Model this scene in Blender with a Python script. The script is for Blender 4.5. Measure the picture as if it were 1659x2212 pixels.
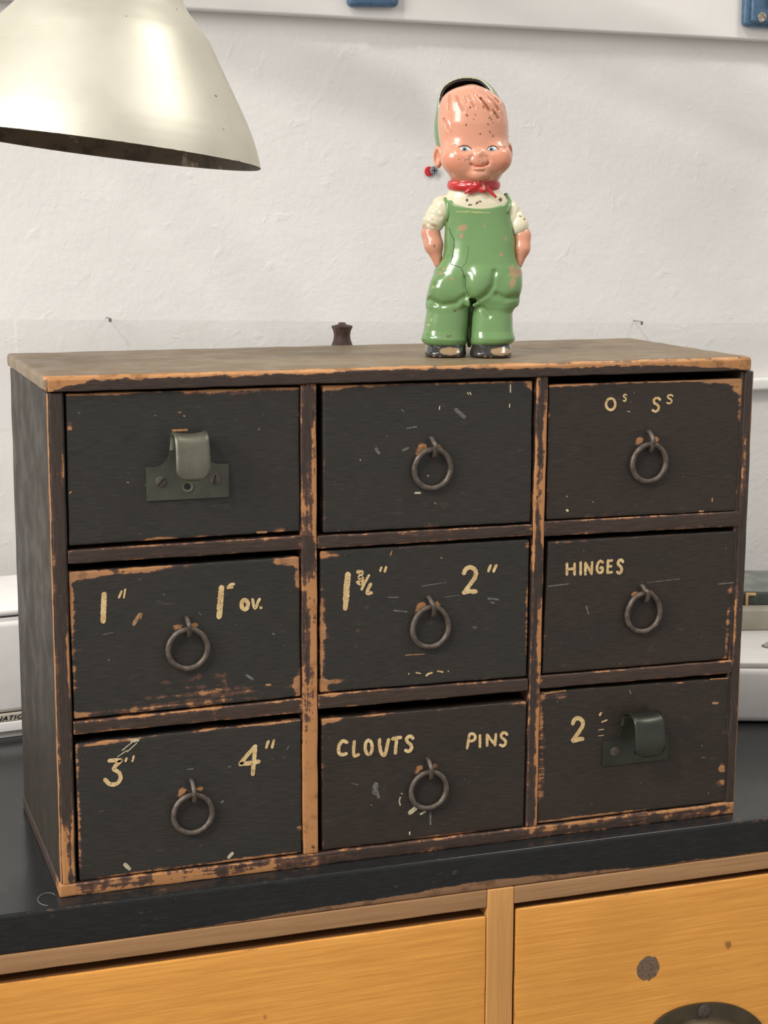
import bpy, bmesh, math, random
import numpy as np
from mathutils import Vector, Matrix
from mathutils.bvhtree import BVHTree
random.seed(7)
for o in list(bpy.data.objects): bpy.data.objects.remove(o)
SC = bpy.context.scene
COL = SC.collection
# ------------------------------------------------------------------ camera
cam_d = bpy.data.cameras.new('camera'); cam = bpy.data.objects.new('camera', cam_d); COL.objects.link(cam)
cam_d.sensor_fit = 'HORIZONTAL'; cam_d.sensor_width = 36.0
cam_d.lens = 3714.15 / 1659.0 * 36.0
cam_d.clip_start = 0.02; cam_d.clip_end = 50
_r = Vector((0.9454, -0.3259, 0.0027)).normalized()
_f = Vector((0.3213, 0.9308, -0.1744)).normalized()
_r = (_r - _f * _r.dot(_f)).normalized(); _u = _r.cross(_f)
cam.matrix_world = Matrix(((_r.x, _u.x, -_f.x, -0.147558), (_r.y, _u.y, -_f.y, -1.074372), (_r.z, _u.z, -_f.z, 0.445338), (0, 0, 0, 1)))
SC.camera = cam
# ------------------------------------------------------------------ light and exposure
SC.view_settings.view_transform = 'Standard'; SC.view_settings.look = 'None'
SC.view_settings.gamma = 1; SC.view_settings.use_curve_mapping = False
SC.view_settings.exposure = -0.16
wd = bpy.data.worlds.new('room_light'); SC.world = wd; wd.use_nodes = True
wd.node_tree.nodes['Background'].inputs[0].default_value = (1.0, 0.965, 0.92, 1)
wd.node_tree.nodes['Background'].inputs[1].default_value = 0.62
def area(name, loc, target, sx, sy, power, col):
    d = bpy.data.lights.new(name, 'AREA'); d.shape = 'RECTANGLE'; d.size = sx; d.size_y = sy; d.energy = power; d.color = col
    o = bpy.data.objects.new(name, d); COL.objects.link(o); o.location = loc
    o.rotation_euler = (Vector(target) - Vector(loc)).to_track_quat('-Z', 'Y').to_euler(); return o
area('window_daylight', (-1.75, -0.75, 1.35), (0.25, 0.35, 0.35), 0.8, 1.0, 46, (1.0, 0.97, 0.93))
area('room_lamp_glow', (1.35, -0.5, 2.1), (0.55, 0.3, 0.1), 0.6, 0.6, 18, (1.0, 0.96, 0.9))

sun_d = bpy.data.lights.new('low_sun', 'SUN'); sun_d.energy = 1.15; sun_d.angle = math.radians(4.5); sun_d.color = (1.0, .96, .9)
sun = bpy.data.objects.new('low_sun', sun_d); COL.objects.link(sun); sun.location = (-1.5, -1.2, 1.8)
sun.rotation_euler = Vector((.55, .50, -.67)).to_track_quat('-Z', 'Y').to_euler()

# ------------------------------------------------------------------ helpers
def setp(o, label=None, cat=None, group=None, kind=None):
    if label: o['label'] = label
    if cat: o['category'] = cat
    if group: o['group'] = group
    if kind: o['kind'] = kind
    return o
def empty(name, loc=(0, 0, 0), label=None, cat=None, group=None, rz=0, parent=None):
    o = bpy.data.objects.new(name, None); COL.objects.link(o); o.location = loc; o.rotation_euler = (0, 0, rz)
    o.empty_display_size = 0.02
    if parent: o.parent = parent
    return setp(o, label, cat, group)
def mk(name, V, F, mat, parent=None, smooth=True, attrs=None, cols=None, loc=None, sharp=None):
    me = bpy.data.meshes.new(name); me.from_pydata([tuple(v) for v in V], [], [tuple(f) for f in F]); me.update()
    if attrs:
        for k, a in attrs.items():
            at = me.attributes.new(k, 'FLOAT', 'POINT'); at.data.foreach_set('value', np.asarray(a, dtype=np.float32))
    if cols is not None:
        at = me.attributes.new('paint', 'FLOAT_COLOR', 'POINT')
        c = np.ones((len(V), 4), dtype=np.float32); c[:, :3] = cols; at.data.foreach_set('color', c.ravel())
    for m in (mat if isinstance(mat, (list, tuple)) else [mat]): me.materials.append(m)
    if smooth: me.polygons.foreach_set('use_smooth', [True] * len(me.polygons))
    if sharp:
        try: me.set_sharp_from_angle(angle=sharp)
        except Exception: pass
    o = bpy.data.objects.new(name, me); COL.objects.link(o)
    if parent: o.parent = parent
    if loc: o.location = loc
    return o
def lines(lo, hi, r, step):
    L = [lo, lo + r * .3, lo + r * .65, lo + r]
    n = max(1, int(round((hi - lo - 2 * r) / step)))
    L += [lo + r + (hi - lo - 2 * r) * i / n for i in range(1, n)]
    L += [hi - r, hi - r * .65, hi - r * .3, hi]
    return L
def rbox_vf(lo, hi, r=.001, step=.01, steps=None):
    """closed box with rounded edges, gridded"""
    r = min(r, *[(hi[i] - lo[i]) * .49 for i in range(3)])
    st = steps or (step, step, step)
    A = [lines(lo[i], hi[i], r, st[i]) for i in range(3)]
    idx = {}; V = []; F = []
    def vid(p):
        k = tuple(round(c * 1e6) for c in p)
        if k not in idx:
            q = [min(max(p[i], lo[i] + r), hi[i] - r) for i in range(3)]
            d = Vector([p[i] - q[i] for i in range(3)])
            if d.length > 1e-9: d = d.normalized() * r
            idx[k] = len(V); V.append([q[i] + d[i] for i in range(3)])
        return idx[k]
    for ax in range(3):
        b, c = [i for i in range(3) if i != ax]
        for side, val in ((0, lo[ax]), (1, hi[ax])):
            for i in range(len(A[b]) - 1):
                for j in range(len(A[c]) - 1):
                    q = []
                    for (u, v) in ((i, j), (i + 1, j), (i + 1, j + 1), (i, j + 1)):
                        p = [0, 0, 0]; p[ax] = val; p[b] = A[b][u]; p[c] = A[c][v]; q.append(vid(p))
                    flip = (side == 0) ^ (ax == 1)
                    F.append(q[::-1] if flip else q)
    return V, F
def hn(x, y, z, s):  # cheap smooth value noise
    from mathutils import noise
    return noise.noise(Vector((x * s, y * s, z * s)))
def plank(name, lo, hi, mat, parent, r=.0015, step=.006, wear=.5, w=.0025, patches=(), warp=None, steps=None, base=0.0, extra=None, edgeamp=.0004):
    """painted board; 'wear' attribute grows towards its edges and in the given rubbed patches (x,z,rx,rz,strength in mm)"""
    V, F = rbox_vf(lo, hi, r, step, steps)
    W = []
    for v in V:
        ds = sorted(min(v[i] - lo[i], hi[i] - v[i]) for i in range(3))
        e = wear * math.exp(-max(ds[1], 0) / w) + base
        for (px, pz, rx, rz, s) in patches:
            d = math.hypot((v[0] * 1000 - px) / rx, (v[2] * 1000 - pz) / rz)
            if d < 1.6 and v[1] < (lo[1] + hi[1]) / 2: e += s * max(0, min(1, 1.6 - d))
        if extra: e += extra(v)
        W.append(e)
    for v in V:
        if edgeamp:
            ds = sorted(min(v[i] - lo[i], hi[i] - v[i]) for i in range(3)); k_ = edgeamp * math.exp(-max(0, ds[1]) / .004)
            n = hn(v[0], v[1], v[2], 60) * k_
            v[2] += n; v[0] += hn(v[2], v[0], v[1], 45) * k_
        if warp: warp(v)
    return mk(name, V, F, mat, parent, attrs={'wear': W})
def box(name, lo, hi, mat, parent=None, r=.001, step=.05, **k):
    V, F = rbox_vf(lo, hi, r, step); return mk(name, V, F, mat, parent, **k)
def tube_vf(P, R, n=12, closed=False, squash=None):
    P = [Vector(p) for p in P]; m = len(P)
    if not hasattr(R, '__len__'): R = [R] * m
    V = []; F = []; prev = None
    for i in range(m):
        a = P[(i - 1) % m] if closed or i > 0 else P[i]; b = P[(i + 1) % m] if closed or i < m - 1 else P[i]
        t = (b - a).normalized()
        if prev is None:
            up = Vector((0, 0, 1)) if abs(t.z) < .9 else Vector((0, 1, 0)); nrm = t.cross(up).normalized()
        else: nrm = (prev - t * prev.dot(t)).normalized()
        prev = nrm; bi = t.cross(nrm)
        for k in range(n):
            a_ = 2 * math.pi * k / n
            V.append(P[i] + nrm * math.cos(a_) * R[i] + bi * math.sin(a_) * R[i])
    for i in range(m if closed else m - 1):
        for k in range(n):
            j = (i + 1) % m
            F.append([i * n + k, i * n + (k + 1) % n, j * n + (k + 1) % n, j * n + k])
    if not closed:
        F.append(list(range(n))[::-1]); F.append([(m - 1) * n + k for k in range(n)])
    return [tuple(v) for v in V], F
def rev_vf(prof, n=48, center=(0, 0, 0), cap=False):
    V = []; F = []
    for (r, h) in prof:
        for k in range(n):
            a = 2 * math.pi * k / n; V.append((center[0] + r * math.cos(a), center[1] + r * math.sin(a), center[2] + h))
    for i in range(len(prof) - 1):
        for k in range(n): F.append([i * n + k, i * n + (k + 1) % n, (i + 1) * n + (k + 1) % n, (i + 1) * n + k])
    if cap:
        F.append(list(range(n))[::-1]); F.append([(len(prof) - 1) * n + k for k in range(n)])
    return V, F
def join(*vfs):
    V = []; F = []
    for v, f in vfs:
        o = len(V); V += [tuple(x) for x in v]; F += [[i + o for i in q] for q in f]
    return V, F
def xform(vf, M): return [tuple(M @ Vector(v)) for v in vf[0]], vf[1]

# ------------------------------------------------------------------ materials
def nt(name):
    m = bpy.data.materials.new(name); m.use_nodes = True; t = m.node_tree; t.nodes.clear()
    o = t.nodes.new('ShaderNodeOutputMaterial'); b = t.nodes.new('ShaderNodeBsdfPrincipled'); t.links.new(b.outputs[0], o.inputs[0])
    return m, t, b
class N:
    def __init__(s, t): s.t = t
    def link(s, a, b): s.t.links.new(a, b)
    def val(s, inp, v):
        if isinstance(v, bpy.types.NodeSocket): s.t.links.new(v, inp)
        else: inp.default_value = v
    def coord(s, sc=(1, 1, 1), kind='Object', rot=(0, 0, 0)):
        c = s.t.nodes.new('ShaderNodeTexCoord'); mp = s.t.nodes.new('ShaderNodeMapping'); s.link(c.outputs[kind], mp.inputs[0])
        mp.inputs['Scale'].default_value = sc; mp.inputs['Rotation'].default_value = rot; return mp.outputs[0]
    def noise(s, vec, scale, detail=4, rough=.55, dist=0):
        n = s.t.nodes.new('ShaderNodeTexNoise'); s.link(vec, n.inputs['Vector']); n.inputs['Scale'].default_value = scale
        n.inputs['Detail'].default_value = detail; n.inputs['Roughness'].default_value = rough; n.inputs['Distortion'].default_value = dist; return n.outputs[0]
    def math(s, op, a, b=0.0, c=None, clamp=False):
        n = s.t.nodes.new('ShaderNodeMath'); n.operation = op; n.use_clamp = clamp; s.val(n.inputs[0], a); s.val(n.inputs[1], b)
        if c is not None: s.val(n.inputs[2], c)
        return n.outputs[0]
    def step(s, v, a, b, o0=0.0, o1=1.0):
        n = s.t.nodes.new('ShaderNodeMapRange'); n.interpolation_type = 'SMOOTHSTEP'; s.val(n.inputs[0], v)
        n.inputs[1].default_value = a; n.inputs[2].default_value = b; n.inputs[3].default_value = o0; n.inputs[4].default_value = o1; return n.outputs[0]
    def mix(s, f, a, b):
        n = s.t.nodes.new('ShaderNodeMix'); n.data_type = 'RGBA'; s.val(n.inputs[0], f)
        for i, v in ((6, a), (7, b)):
            if isinstance(v, bpy.types.NodeSocket): s.link(v, n.inputs[i])
            else: n.inputs[i].default_value = (v[0], v[1], v[2], 1)
        return n.outputs[2]
    def attr(s, name, out=2):
        n = s.t.nodes.new('ShaderNodeAttribute'); n.attribute_name = name; return n.outputs[out]
    def bump(s, b, h, strength=.3, dist=.001):
        n = s.t.nodes.new('ShaderNodeBump'); s.link(h, n.inputs['Height']); n.inputs['Strength'].default_value = strength; n.inputs['Distance'].default_value = dist
        s.link(n.outputs[0], b.inputs['Normal'])
def lin(r, g, b):
    f = lambda c: (c / 255 / 12.92) if c <= 10 else ((c / 255 + .055) / 1.055) ** 2.4
    return (f(r), f(g), f(b))
def simple(name, col, rough=.5, metal=0.0, var=.12, scale=60, bump=0.0, spec=.5, coat=0.0):
    m, t, b = nt(name); n = N(t); c = n.coord()
    k = n.noise(c, scale, 5)
    d = tuple(x * (1 - var) for x in col); l = tuple(min(1, x * (1 + var)) for x in col)
    n.link(n.mix(n.step(k, .3, .7), d, l), b.inputs['Base Color'])
    b.inputs['Roughness'].default_value = rough; b.inputs['Metallic'].default_value = metal; b.inputs['Specular IOR Level'].default_value = spec
    b.inputs['Coat Weight'].default_value = coat
    if bump: n.bump(b, n.noise(c, scale * 6, 4), bump, .0006)
    return m
def worn(name, p1, p2, w1, w2, grain='x', rough=.55, thr=.5, speck=.5, smudge=.28, n_amp=1.15, spec=.4, und=(.105, .052, .036), gs=1.0, bump=.35, sheen=(-.1, .12)):
    """old paint over wood: paint colours p1/p2, bare wood w1/w2"""
    m, t, b = nt(name); n = N(t); c = n.coord()
    st = {'x': (6, 90, 90), 'z': (90, 90, 6), 'y': (90, 6, 90)}[grain]
    g = n.coord(tuple(v * gs for v in st))
    wr = n.attr('wear')
    n1 = n.noise(c, 130, 7, .62); n2 = n.noise(g, 4.0, 5, .6); n3 = n.noise(c, 22, 4)
    f = n.math('ADD', wr, n.math('MULTIPLY', n.math('SUBTRACT', n1, .5), n_amp))
    f = n.math('ADD', f, n.math('MULTIPLY', n.math('SUBTRACT', n2, .5), 1.0))
    f = n.math('ADD', f, n.math('MULTIPLY', n.math('SUBTRACT', n3, .5), .9))
    bare = n.step(f, thr, thr + .06); half = n.step(f, thr - .20, thr - .03)
    pn = n.noise(n.coord({'x': (5, 22, 22), 'z': (22, 22, 4), 'y': (22, 5, 22)}[grain]), 1.0, 5, .6); paint = n.mix(n.step(pn, .3, .7), p1, p2)
    fine = n.noise(g, 14.0, 4, .7)
    paint = n.mix(n.step(fine, .32, .72, 0, .75), paint, tuple(x * 1.9 for x in p2))
    wood = n.mix(n.step(n.noise(g, 7.0, 5, .6), .3, .7), w1, w2); wood = n.mix(n.step(n.noise(c, 75, 5, .65), .50, .68, 0, .7), wood, tuple(x * .42 for x in w1))
    col = n.mix(half, paint, und); col = n.mix(bare, col, wood)
    if speck:
        sp = n.step(n.noise(c, 420, 2, .5), .755 - .02 * speck, .80, 0, .75)
        col = n.mix(n.math('MULTIPLY', sp, n.step(n.noise(c, 60, 2), .45, .6)), col, (.32, .29, .24))
        sm = n.step(n.noise(n.coord({'x': (20, 60, 70), 'z': (90, 90, 9), 'y': (60, 20, 60)}[grain]), 1.6, 6, .7), .60, .78, 0, smudge)
        col = n.mix(sm, col, (.14, .13, .12))
    n.link(col, b.inputs['Base Color'])
    n.link(n.step(n.noise(c, 35, 4), .3, .7, rough + sheen[0], rough + sheen[1]), b.inputs['Roughness'])
    b.inputs['Specular IOR Level'].default_value = spec
    h = n.math('ADD', n.math('MULTIPLY', fine, .6), n.math('MULTIPLY', bare, -.5)); h = n.math('ADD', h, n.math('MULTIPLY', n1, .25))
    n.bump(b, h, bump, .0006)
    return m
ORANGE = (.46, .215, .082); TAN = (.33, .17, .082); BROWN = (.17, .075, .032)
M_drawer = worn('black_drawer_paint', (.0175, .0178, .0165), (.0235, .0205, .0175), TAN, ORANGE, 'x', .48)
M_drawer_r = worn('brown_black_drawer_paint', (.0165, .015, .0135), (.026, .018, .0135), TAN, ORANGE, 'x', .5)
M_frame_h = worn('dark_brown_rail_paint', (.026, .0175, .0145), (.040, .025, .0185), (.40, .19, .075), ORANGE, 'x', .5)
M_frame_v = worn('dark_brown_stile_paint', (.025, .0175, .015), (.038, .025, .0195), (.45, .21, .08), ORANGE, 'z', .5)
M_side = worn('weathered_side_paint', (.019, .0155, .012), (.031, .0255, .0195), TAN, ORANGE, 'z', .55, spec=.3)
M_top = worn('dusty_top_paint', (.115, .092, .062), (.20, .145, .088), (.44, .21, .08), (.62, .32, .13), 'x', .5, und=(.2, .11, .06), speck=.2, n_amp=.85)
M_inside = simple('raw_dark_wood_inside', (.03, .022, .016), .8)
def letter_mat():
    m, t, b = nt('cream_sign_paint'); n = N(t); c = n.coord()
    col = n.mix(n.step(n.noise(c, 160, 4), .35, .7), lin(196, 164, 112), lin(222, 196, 146))
    col = n.mix(n.step(n.noise(c, 700, 4, .6), .60, .66, 0, .85), col, (.035, .03, .025))
    n.link(col, b.inputs['Base Color']); b.inputs['Roughness'].default_value = .55; return m
M_letter = letter_mat()
M_plate = simple('tarnished_plate_metal', lin(84, 85, 76), .5, .6, var=.12, scale=90, bump=.12)
M_letter_f = simple('faded_cream_sign_paint', lin(150, 115, 78), .6, var=.3, scale=400)
M_pale = simple('pale_paint_splash', lin(190, 180, 150), .6, var=.25, scale=500)
M_grey = simple('grey_scuff', lin(98, 96, 92), .7, var=.4, scale=500)
M_tan = simple('bare_wood_chip', lin(165, 120, 80), .7, var=.3, scale=500)
M_iron = simple('rusty_iron', lin(100, 90, 82), .45, .5, var=.35, scale=220, bump=.5)
M_brass = simple('dull_bronze_metal', lin(112, 112, 98), .45, .65, var=.10, scale=90, bump=.12)
M_brass_d = simple('dark_bronze_metal', lin(66, 68, 61), .36, .7, var=.12, scale=60, bump=.1)
M_cup = simple('brown_bronze_metal', lin(92, 82, 66), .4, .7, var=.14, scale=60, bump=.1)
M_screw = simple('dull_screw_steel', lin(95, 88, 80), .5, .6, var=.3, scale=400)
M_black = simple('black_hole', (.004, .004, .004), .8)
# ------------------------------------------------------------------ the wall and the ledge along it
WALLY = .600
def wall_mat():
    m, t, b = nt('white_roller_plaster'); n = N(t); c = n.coord()
    n.link(n.mix(n.step(n.noise(c, 5, 3), .3, .7), (.74, .72, .70), (.795, .775, .755)), b.inputs['Base Color'])
    b.inputs['Roughness'].default_value = .55
    a = n.noise(c, 150, 6, .6); l = n.noise(c, 14, 3); v = n.step(n.noise(c, 45, 3, .5, .5), .60, .72)
    fi = n.noise(c, 420, 3, .5); h = n.math('ADD', n.math('MULTIPLY', a, .6), n.math('MULTIPLY', l, 2.0)); h = n.math('ADD', h, n.math('MULTIPLY', v, .28)); h = n.math('ADD', h, n.math('MULTIPLY', fi, .12))
    n.bump(b, h, .42, .0022); return m
M_wall = wall_mat()
box('wall_back', (-1.6, WALLY, -.90), (2.2, WALLY + .08, 1.6), M_wall, r=.001, step=.4)['kind'] = 'structure'
M_floor = simple('grey_floor', (.22, .2, .18), .6)
box('floor', (-2.5, -2.6, -.95), (3.0, WALLY + .08, -.90), M_floor, r=.002, step=1)['kind'] = 'structure'
M_whitewood = simple('white_gloss_wood', (.80, .775, .75), .35, var=.03, scale=12, bump=.05)
def rail_z(x): return .6321 + (x - .2277) * -.0136
# board along the wall, bottom edge sinks slightly to the right
V, F = rbox_vf((-.9, WALLY - .018, .6302), (1.7, WALLY, .78), .0025, .1)
V = [(x, y, z + (x - .2277) * -.0136) for x, y, z in V]
o = mk('trim_1', V, F, M_whitewood); setp(o, 'white painted wooden board fixed along the top of the wall', None, None, 'structure')
M_conduit = simple('white_plastic_trunking', (.86, .85, .83), .3, var=.02)
V, F = rbox_vf((.60, WALLY - .012, .2462), (1.7, WALLY, .2600), .0035, .1)
M_shadow_rod = simple('white_shadow_rod', (.8, .78, .75), .4)
for nm, a, b, r_ in (('shadow_rod_1', (-.25, .45, .905), (.30, .45, .745), .020), ('shadow_rod_2', (.25, .45, .897), (.95, .45, .634 + .02), .026)):  # unseen rods, added only to cast soft diagonal shadow bands on the wall
    V_, F_ = join(tube_vf([a, b], r_, 16), tube_vf([(a[0] + .1, .45, a[2] - .03), (a[0] + .1, WALLY, a[2] - .03)], .006, 8))
    setp(mk(nm, V_, F_, M_shadow_rod, sharp=.7), 'white sloping rod added out of view to cast a shadow band on the wall', None, None, 'structure')
o = mk('trim_2', V, F, M_conduit); setp(o, 'white moulded strip along the wall right of the drawer chest', None, None, 'structure')
# clear splashback sheets
def clear_mat():
    m = bpy.data.materials.new('clear_acrylic'); m.use_nodes = True; t = m.node_tree; t.nodes.clear(); n = N(t)
    o = t.nodes.new('ShaderNodeOutputMaterial'); tr = t.nodes.new('ShaderNodeBsdfTransparent'); gl = t.nodes.new('ShaderNodeBsdfGlossy')
    tr.inputs[0].default_value = (.982, .982, .98, 1); gl.inputs['Roughness'].default_value = .08
    mx = t.nodes.new('ShaderNodeMixShader')
    mx.inputs[0].default_value = .035; n.link(tr.outputs[0], mx.inputs[1]); n.link(gl.outputs[0], mx.inputs[2]); n.link(mx.outputs[0], o.inputs[0]); return m
M_clear = clear_mat()
def ptop(x): return .3400 + (x - .0554) * -.0235
def sheet(x0, x1, label):
    V, F = rbox_vf((x0, WALLY - .018, .0), (x1, WALLY - .013, 1.0), .0008, 3)
    V = [(x, y, z if z < .5 else ptop(x) + (z - 1.0)) for x, y, z in V]
    o = mk('splashback_sheet', V, F, M_clear); setp(o, label, 'splashback', 'clear sheets along the wall'); return o
sheet(-.60, .0547, 'clear acrylic splashback sheet at far left, ending beside the chest top corner')
sheet(.0560, .7158, 'clear acrylic splashback sheet standing on the wall behind the drawer chest and figurine')
sheet(.7172, 1.35, 'clear acrylic splashback sheet at far right, behind the white appliance')
M_clip = simple('grey_clip', lin(120, 115, 108), .4, .3)
for x, z, lb in ((.1447, ptop(.1447) + .0012, 'small grey fixing clip on splashback top edge, left of the chest middle'), (.7152, ptop(.7152) + .0010, 'small grey fixing clip on splashback top edge, near the right sheet joint')):
    V, F = join(rbox_vf((x - .0014, WALLY - .0192, z - .0030), (x + .0014, WALLY - .0180, z + .0006), .0004, .01), rbox_vf((x - .0008, WALLY - .0185, z + .0001), (x + .0008, WALLY, z + .0008), .0003, .01))
    o = mk('sheet_clip', V, F, M_clip); setp(o, lb, 'clip', 'clips on the splashback')
# wall plug with screw
wp = empty('wall_plug', (.4797, WALLY, .4817), 'small red plastic wall plug with a silver screw beside the figurine head', 'wall plug')
M_red = simple('red_plastic', lin(190, 35, 45), .35, var=.1)
def ydisc(prof, n=20): # revolve about -Y axis
    V, F = rev_vf(prof, n, cap=True); return [(x, -z, y) for x, y, z in V], F
V, F = ydisc([(.0046, -.006), (.0046, .001), (.0040, .0024), (.0025, .0026)]); V = [(x * 1.0 - .0020, y, z * 1.1) for x, y, z in V]
mk('plug', V, F, M_red, wp, sharp=.6)
V, F = ydisc([(.0022, -.004), (.0022, .0015), (.0043, .003), (.0043, .0042), (.0036, .0050), (.0008, .0053)])
V = [(x + .0022, y, z + .0008) for x, y, z in V]
sc = mk('screw', V, F, simple('bright_screw', lin(150, 155, 160), .25, .9), wp, sharp=.6)
V, F = join(rbox_vf((-.0028, -.0004, -.0004), (.0028, .0004, .0004), .0001, .01), rbox_vf((-.0004, -.0004, -.0028), (.0004, .0004, .0028), .0001, .01))
V = [(x + .0022, y - .0053, z + .0008) for x, y, z in V]
mk('screw_slot', V, F, M_black, sc)
# blue painted brackets on the board
M_blue = simple('blue_hammered_paint', lin(74, 104, 132), .38, .1, var=.16, scale=200, bump=.3, coat=.2)
M_chrome = simple('chrome_screw', lin(200, 190, 180), .2, 1.0, var=.1)
YB = WALLY - .018
b1 = empty('wall_bracket', (.4090, YB, .6385), 'blue metal bracket with worn white lettering, above the figurine on the white board', 'bracket')
V, F = rbox_vf((-.0265, -.011, 0), (.0265, 0, .09), .0055, .01); V = [(x, y, z + x * .03 - .0005) for x, y, z in V]
mk('plate', V, F, M_blue, b1)
M_scuffw = simple('white_scuffed_lettering', lin(150, 165, 180), .6)
Vs = []
for i, (x, w) in enumerate(((-.010, .0022), (-.0072, .0012), (-.0045, .0026), (-.0012, .0018), (.0012, .0010))):
    Vs.append(rbox_vf((x, -.0114, .0068 + .0004 * (i % 2)), (x + w, -.0108, .0088 + .0003 * (i % 3)), .0002, .01))
V, F = join(*Vs); mk('worn_marking', V, F, M_scuffw, b1)
b2 = empty('wall_bracket', (.8530, YB, .6335), 'blue metal bracket held by a shiny round screw, at the photo corner', 'bracket')
V, F = rbox_vf((-.0325, -.010, .0), (.034, 0, .10), .0055, .01); V = [(x, y, z - x * .03) for x, y, z in V]
V2, F2 = rbox_vf((-.026, -.014, .004), (.028, -.008, .10), .003, .01); V2 = [(x, y, z - x * .03) for x, y, z in V2]
mk('plate', *join((V, F), (V2, F2)), M_blue, b2)
prof = []
V = []; F = []
for i in range(13): # curled hook rising on the plate
    a = i / 12 * math.pi * .9; V += [(-.006 + .0 * i, -.012 - .018 * math.sin(a), .016 + .05 * i / 12), (.028, -.012 - .018 * math.sin(a), .030 + .05 * i / 12)]
for i in range(12): F.append([2 * i, 2 * i + 1, 2 * i + 3, 2 * i + 2])
hk = mk('hook', V, F, M_blue, b2); md = hk.modifiers.new('s', 'SOLIDIFY'); md.thickness = .003
V, F = ydisc([(.0052, 0), (.0052, .0012), (.0046, .0022), (.0030, .0024), (.0024, .0010), (.0004, .0008)]); V = [(x - .0145, y - .0140, z + .0105) for x, y, z in V]
mk('screw', V, F, M_chrome, b2, sharp=.6)

# ------------------------------------------------------------------ worktop and golden drawer cabinet
FY = -.0165
M_black_top = worn('black_worktop_paint', (.010, .011, .0115), (.013, .0138, .0145), (.22, .115, .06), (.27, .15, .085), 'x', .24, und=(.10, .055, .035), speck=.5, spec=.38, bump=.03, smudge=.05, sheen=(-.06, -.02))
def top_wear(v):
    if v[1] < FY + .004:
        x = v[0] * 1000; z = v[2] * 1000
        lim = np.interp(x, [-200, 0, 60, 100, 150, 200, 219, 240, 300, 365, 420, 600], [-28, -27.6, -26.5, -25.5, -23.8, -23, -22.5, -22, -20.0, -22.5, -25.4, -27])
        return max(0, min(1.1, (lim - z) / 2.2 + .35)) if z < lim + 1 else 0
    return 0
wt = empty('worktop', (0, 0, 0), 'black painted wooden worktop under the drawer chest, brown wood showing along its front edge', 'worktop')
V, F = rbox_vf((-.75, FY, -.0270), (1.45, WALLY - .02, 0), .0016, .02, (.006, .08, .0013))
Wr = [top_wear(v) + (.42 * math.exp(-math.hypot(v[1] - FY, v[2]) / .0012)) * (.75 + .5 * hn(v[0], 0, 0, 30)) for v in V]
mk('top_board', V, F, M_black_top, wt, attrs={'wear': Wr})
M_golden = None
def golden(name, c1, c2, rough, grain='x', spots=True):
    m, t, b = nt(name); n = N(t); st = (1.2, 40, 40) if grain == 'x' else (40, 40, 1.2)
    c = n.coord(); g = n.coord(st)
    k = n.noise(g, 11, 7, .7); k2 = n.noise(g, 36, 3, .6); k3 = n.noise(c, 9, 3)
    col = n.mix(n.step(k, .3, .72), c2, c1)
    col = n.mix(n.step(k2, .45, .85, 0, .28), col, tuple(x * .62 for x in c2))
    col = n.mix(n.step(k3, .35, .75, 0, .35), col, tuple(x * .8 for x in c2))
    if spots:
        sp = n.step(n.noise(n.coord((1, 1, .55)), 62, 2, .4), .715, .765, 0, .75); col = n.mix(sp, col, (.16, .075, .03))
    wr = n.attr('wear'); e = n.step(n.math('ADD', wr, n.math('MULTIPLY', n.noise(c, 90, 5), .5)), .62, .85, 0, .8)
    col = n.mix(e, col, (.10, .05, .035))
    n.link(col, b.inputs['Base Color']); b.inputs['Roughness'].default_value = rough; b.inputs['Specular IOR Level'].default_value = .45
    n.bump(b, k2, .12, .0004); return m
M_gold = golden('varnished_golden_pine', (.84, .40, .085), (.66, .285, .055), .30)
M_gold_v = golden('pinkish_pine_post', (.66, .34, .11), (.56, .27, .085), .42, 'z')
M_railw = golden('worn_brown_beech_rail', (.42, .235, .110), (.31, .165, .072), .5, 'x', False)
cb = empty('drawer_cabinet', (0, 0, -.90), 'golden varnished wooden cabinet of large drawers under the black worktop', 'cabinet')
def cbp(name, lo, hi, mat, wear=.3, w=.002, step=.02, **k):
    lo = (lo[0], lo[1], lo[2] + .90); hi = (hi[0], hi[1], hi[2] + .90); return plank(name, lo, hi, mat, cb, r=.0012, step=step, wear=wear, w=w, edgeamp=.0003, **k)
def rail_x(v):
    return 0
cbp('rail', (-.75, FY, -.0405), (.2953, .02, -.0272), M_railw, .15)
cbp('rail', (.3160, FY, -.0405), (1.45, .02, -.0272), M_railw, .15)
cbp('post', (.2953, FY - .0002, -.90), (.3160, .03, -.0272), M_gold_v, .25)
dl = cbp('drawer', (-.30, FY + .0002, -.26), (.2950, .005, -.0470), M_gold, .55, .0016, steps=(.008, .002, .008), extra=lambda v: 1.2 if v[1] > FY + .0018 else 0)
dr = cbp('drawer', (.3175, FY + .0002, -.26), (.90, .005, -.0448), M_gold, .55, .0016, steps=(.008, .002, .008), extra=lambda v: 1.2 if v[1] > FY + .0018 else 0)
cbp('rail', (-.75, FY, -.28), (.2953, .02, -.2605), M_gold, .2)
cbp('rail', (.3160, FY, -.28), (1.45, .02, -.2605), M_gold, .2)
cbp('door', (-.30, FY + .0002, -.87), (.2950, .005, -.282), M_gold, .4)
cbp('door', (.3175, FY + .0002, -.87), (.90, .005, -.282), M_gold, .4)
cbp('side_panel', (-.75, FY, -.90), (-.302, .02, -.041), M_gold, .2)
cbp('side_panel', (.902, FY, -.90), (1.45, .02, -.041), M_gold, .2)
box('carcass', (-.74, .03, 0), (1.44, WALLY - .03, .8725), M_inside, cb, .002, .3)
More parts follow.
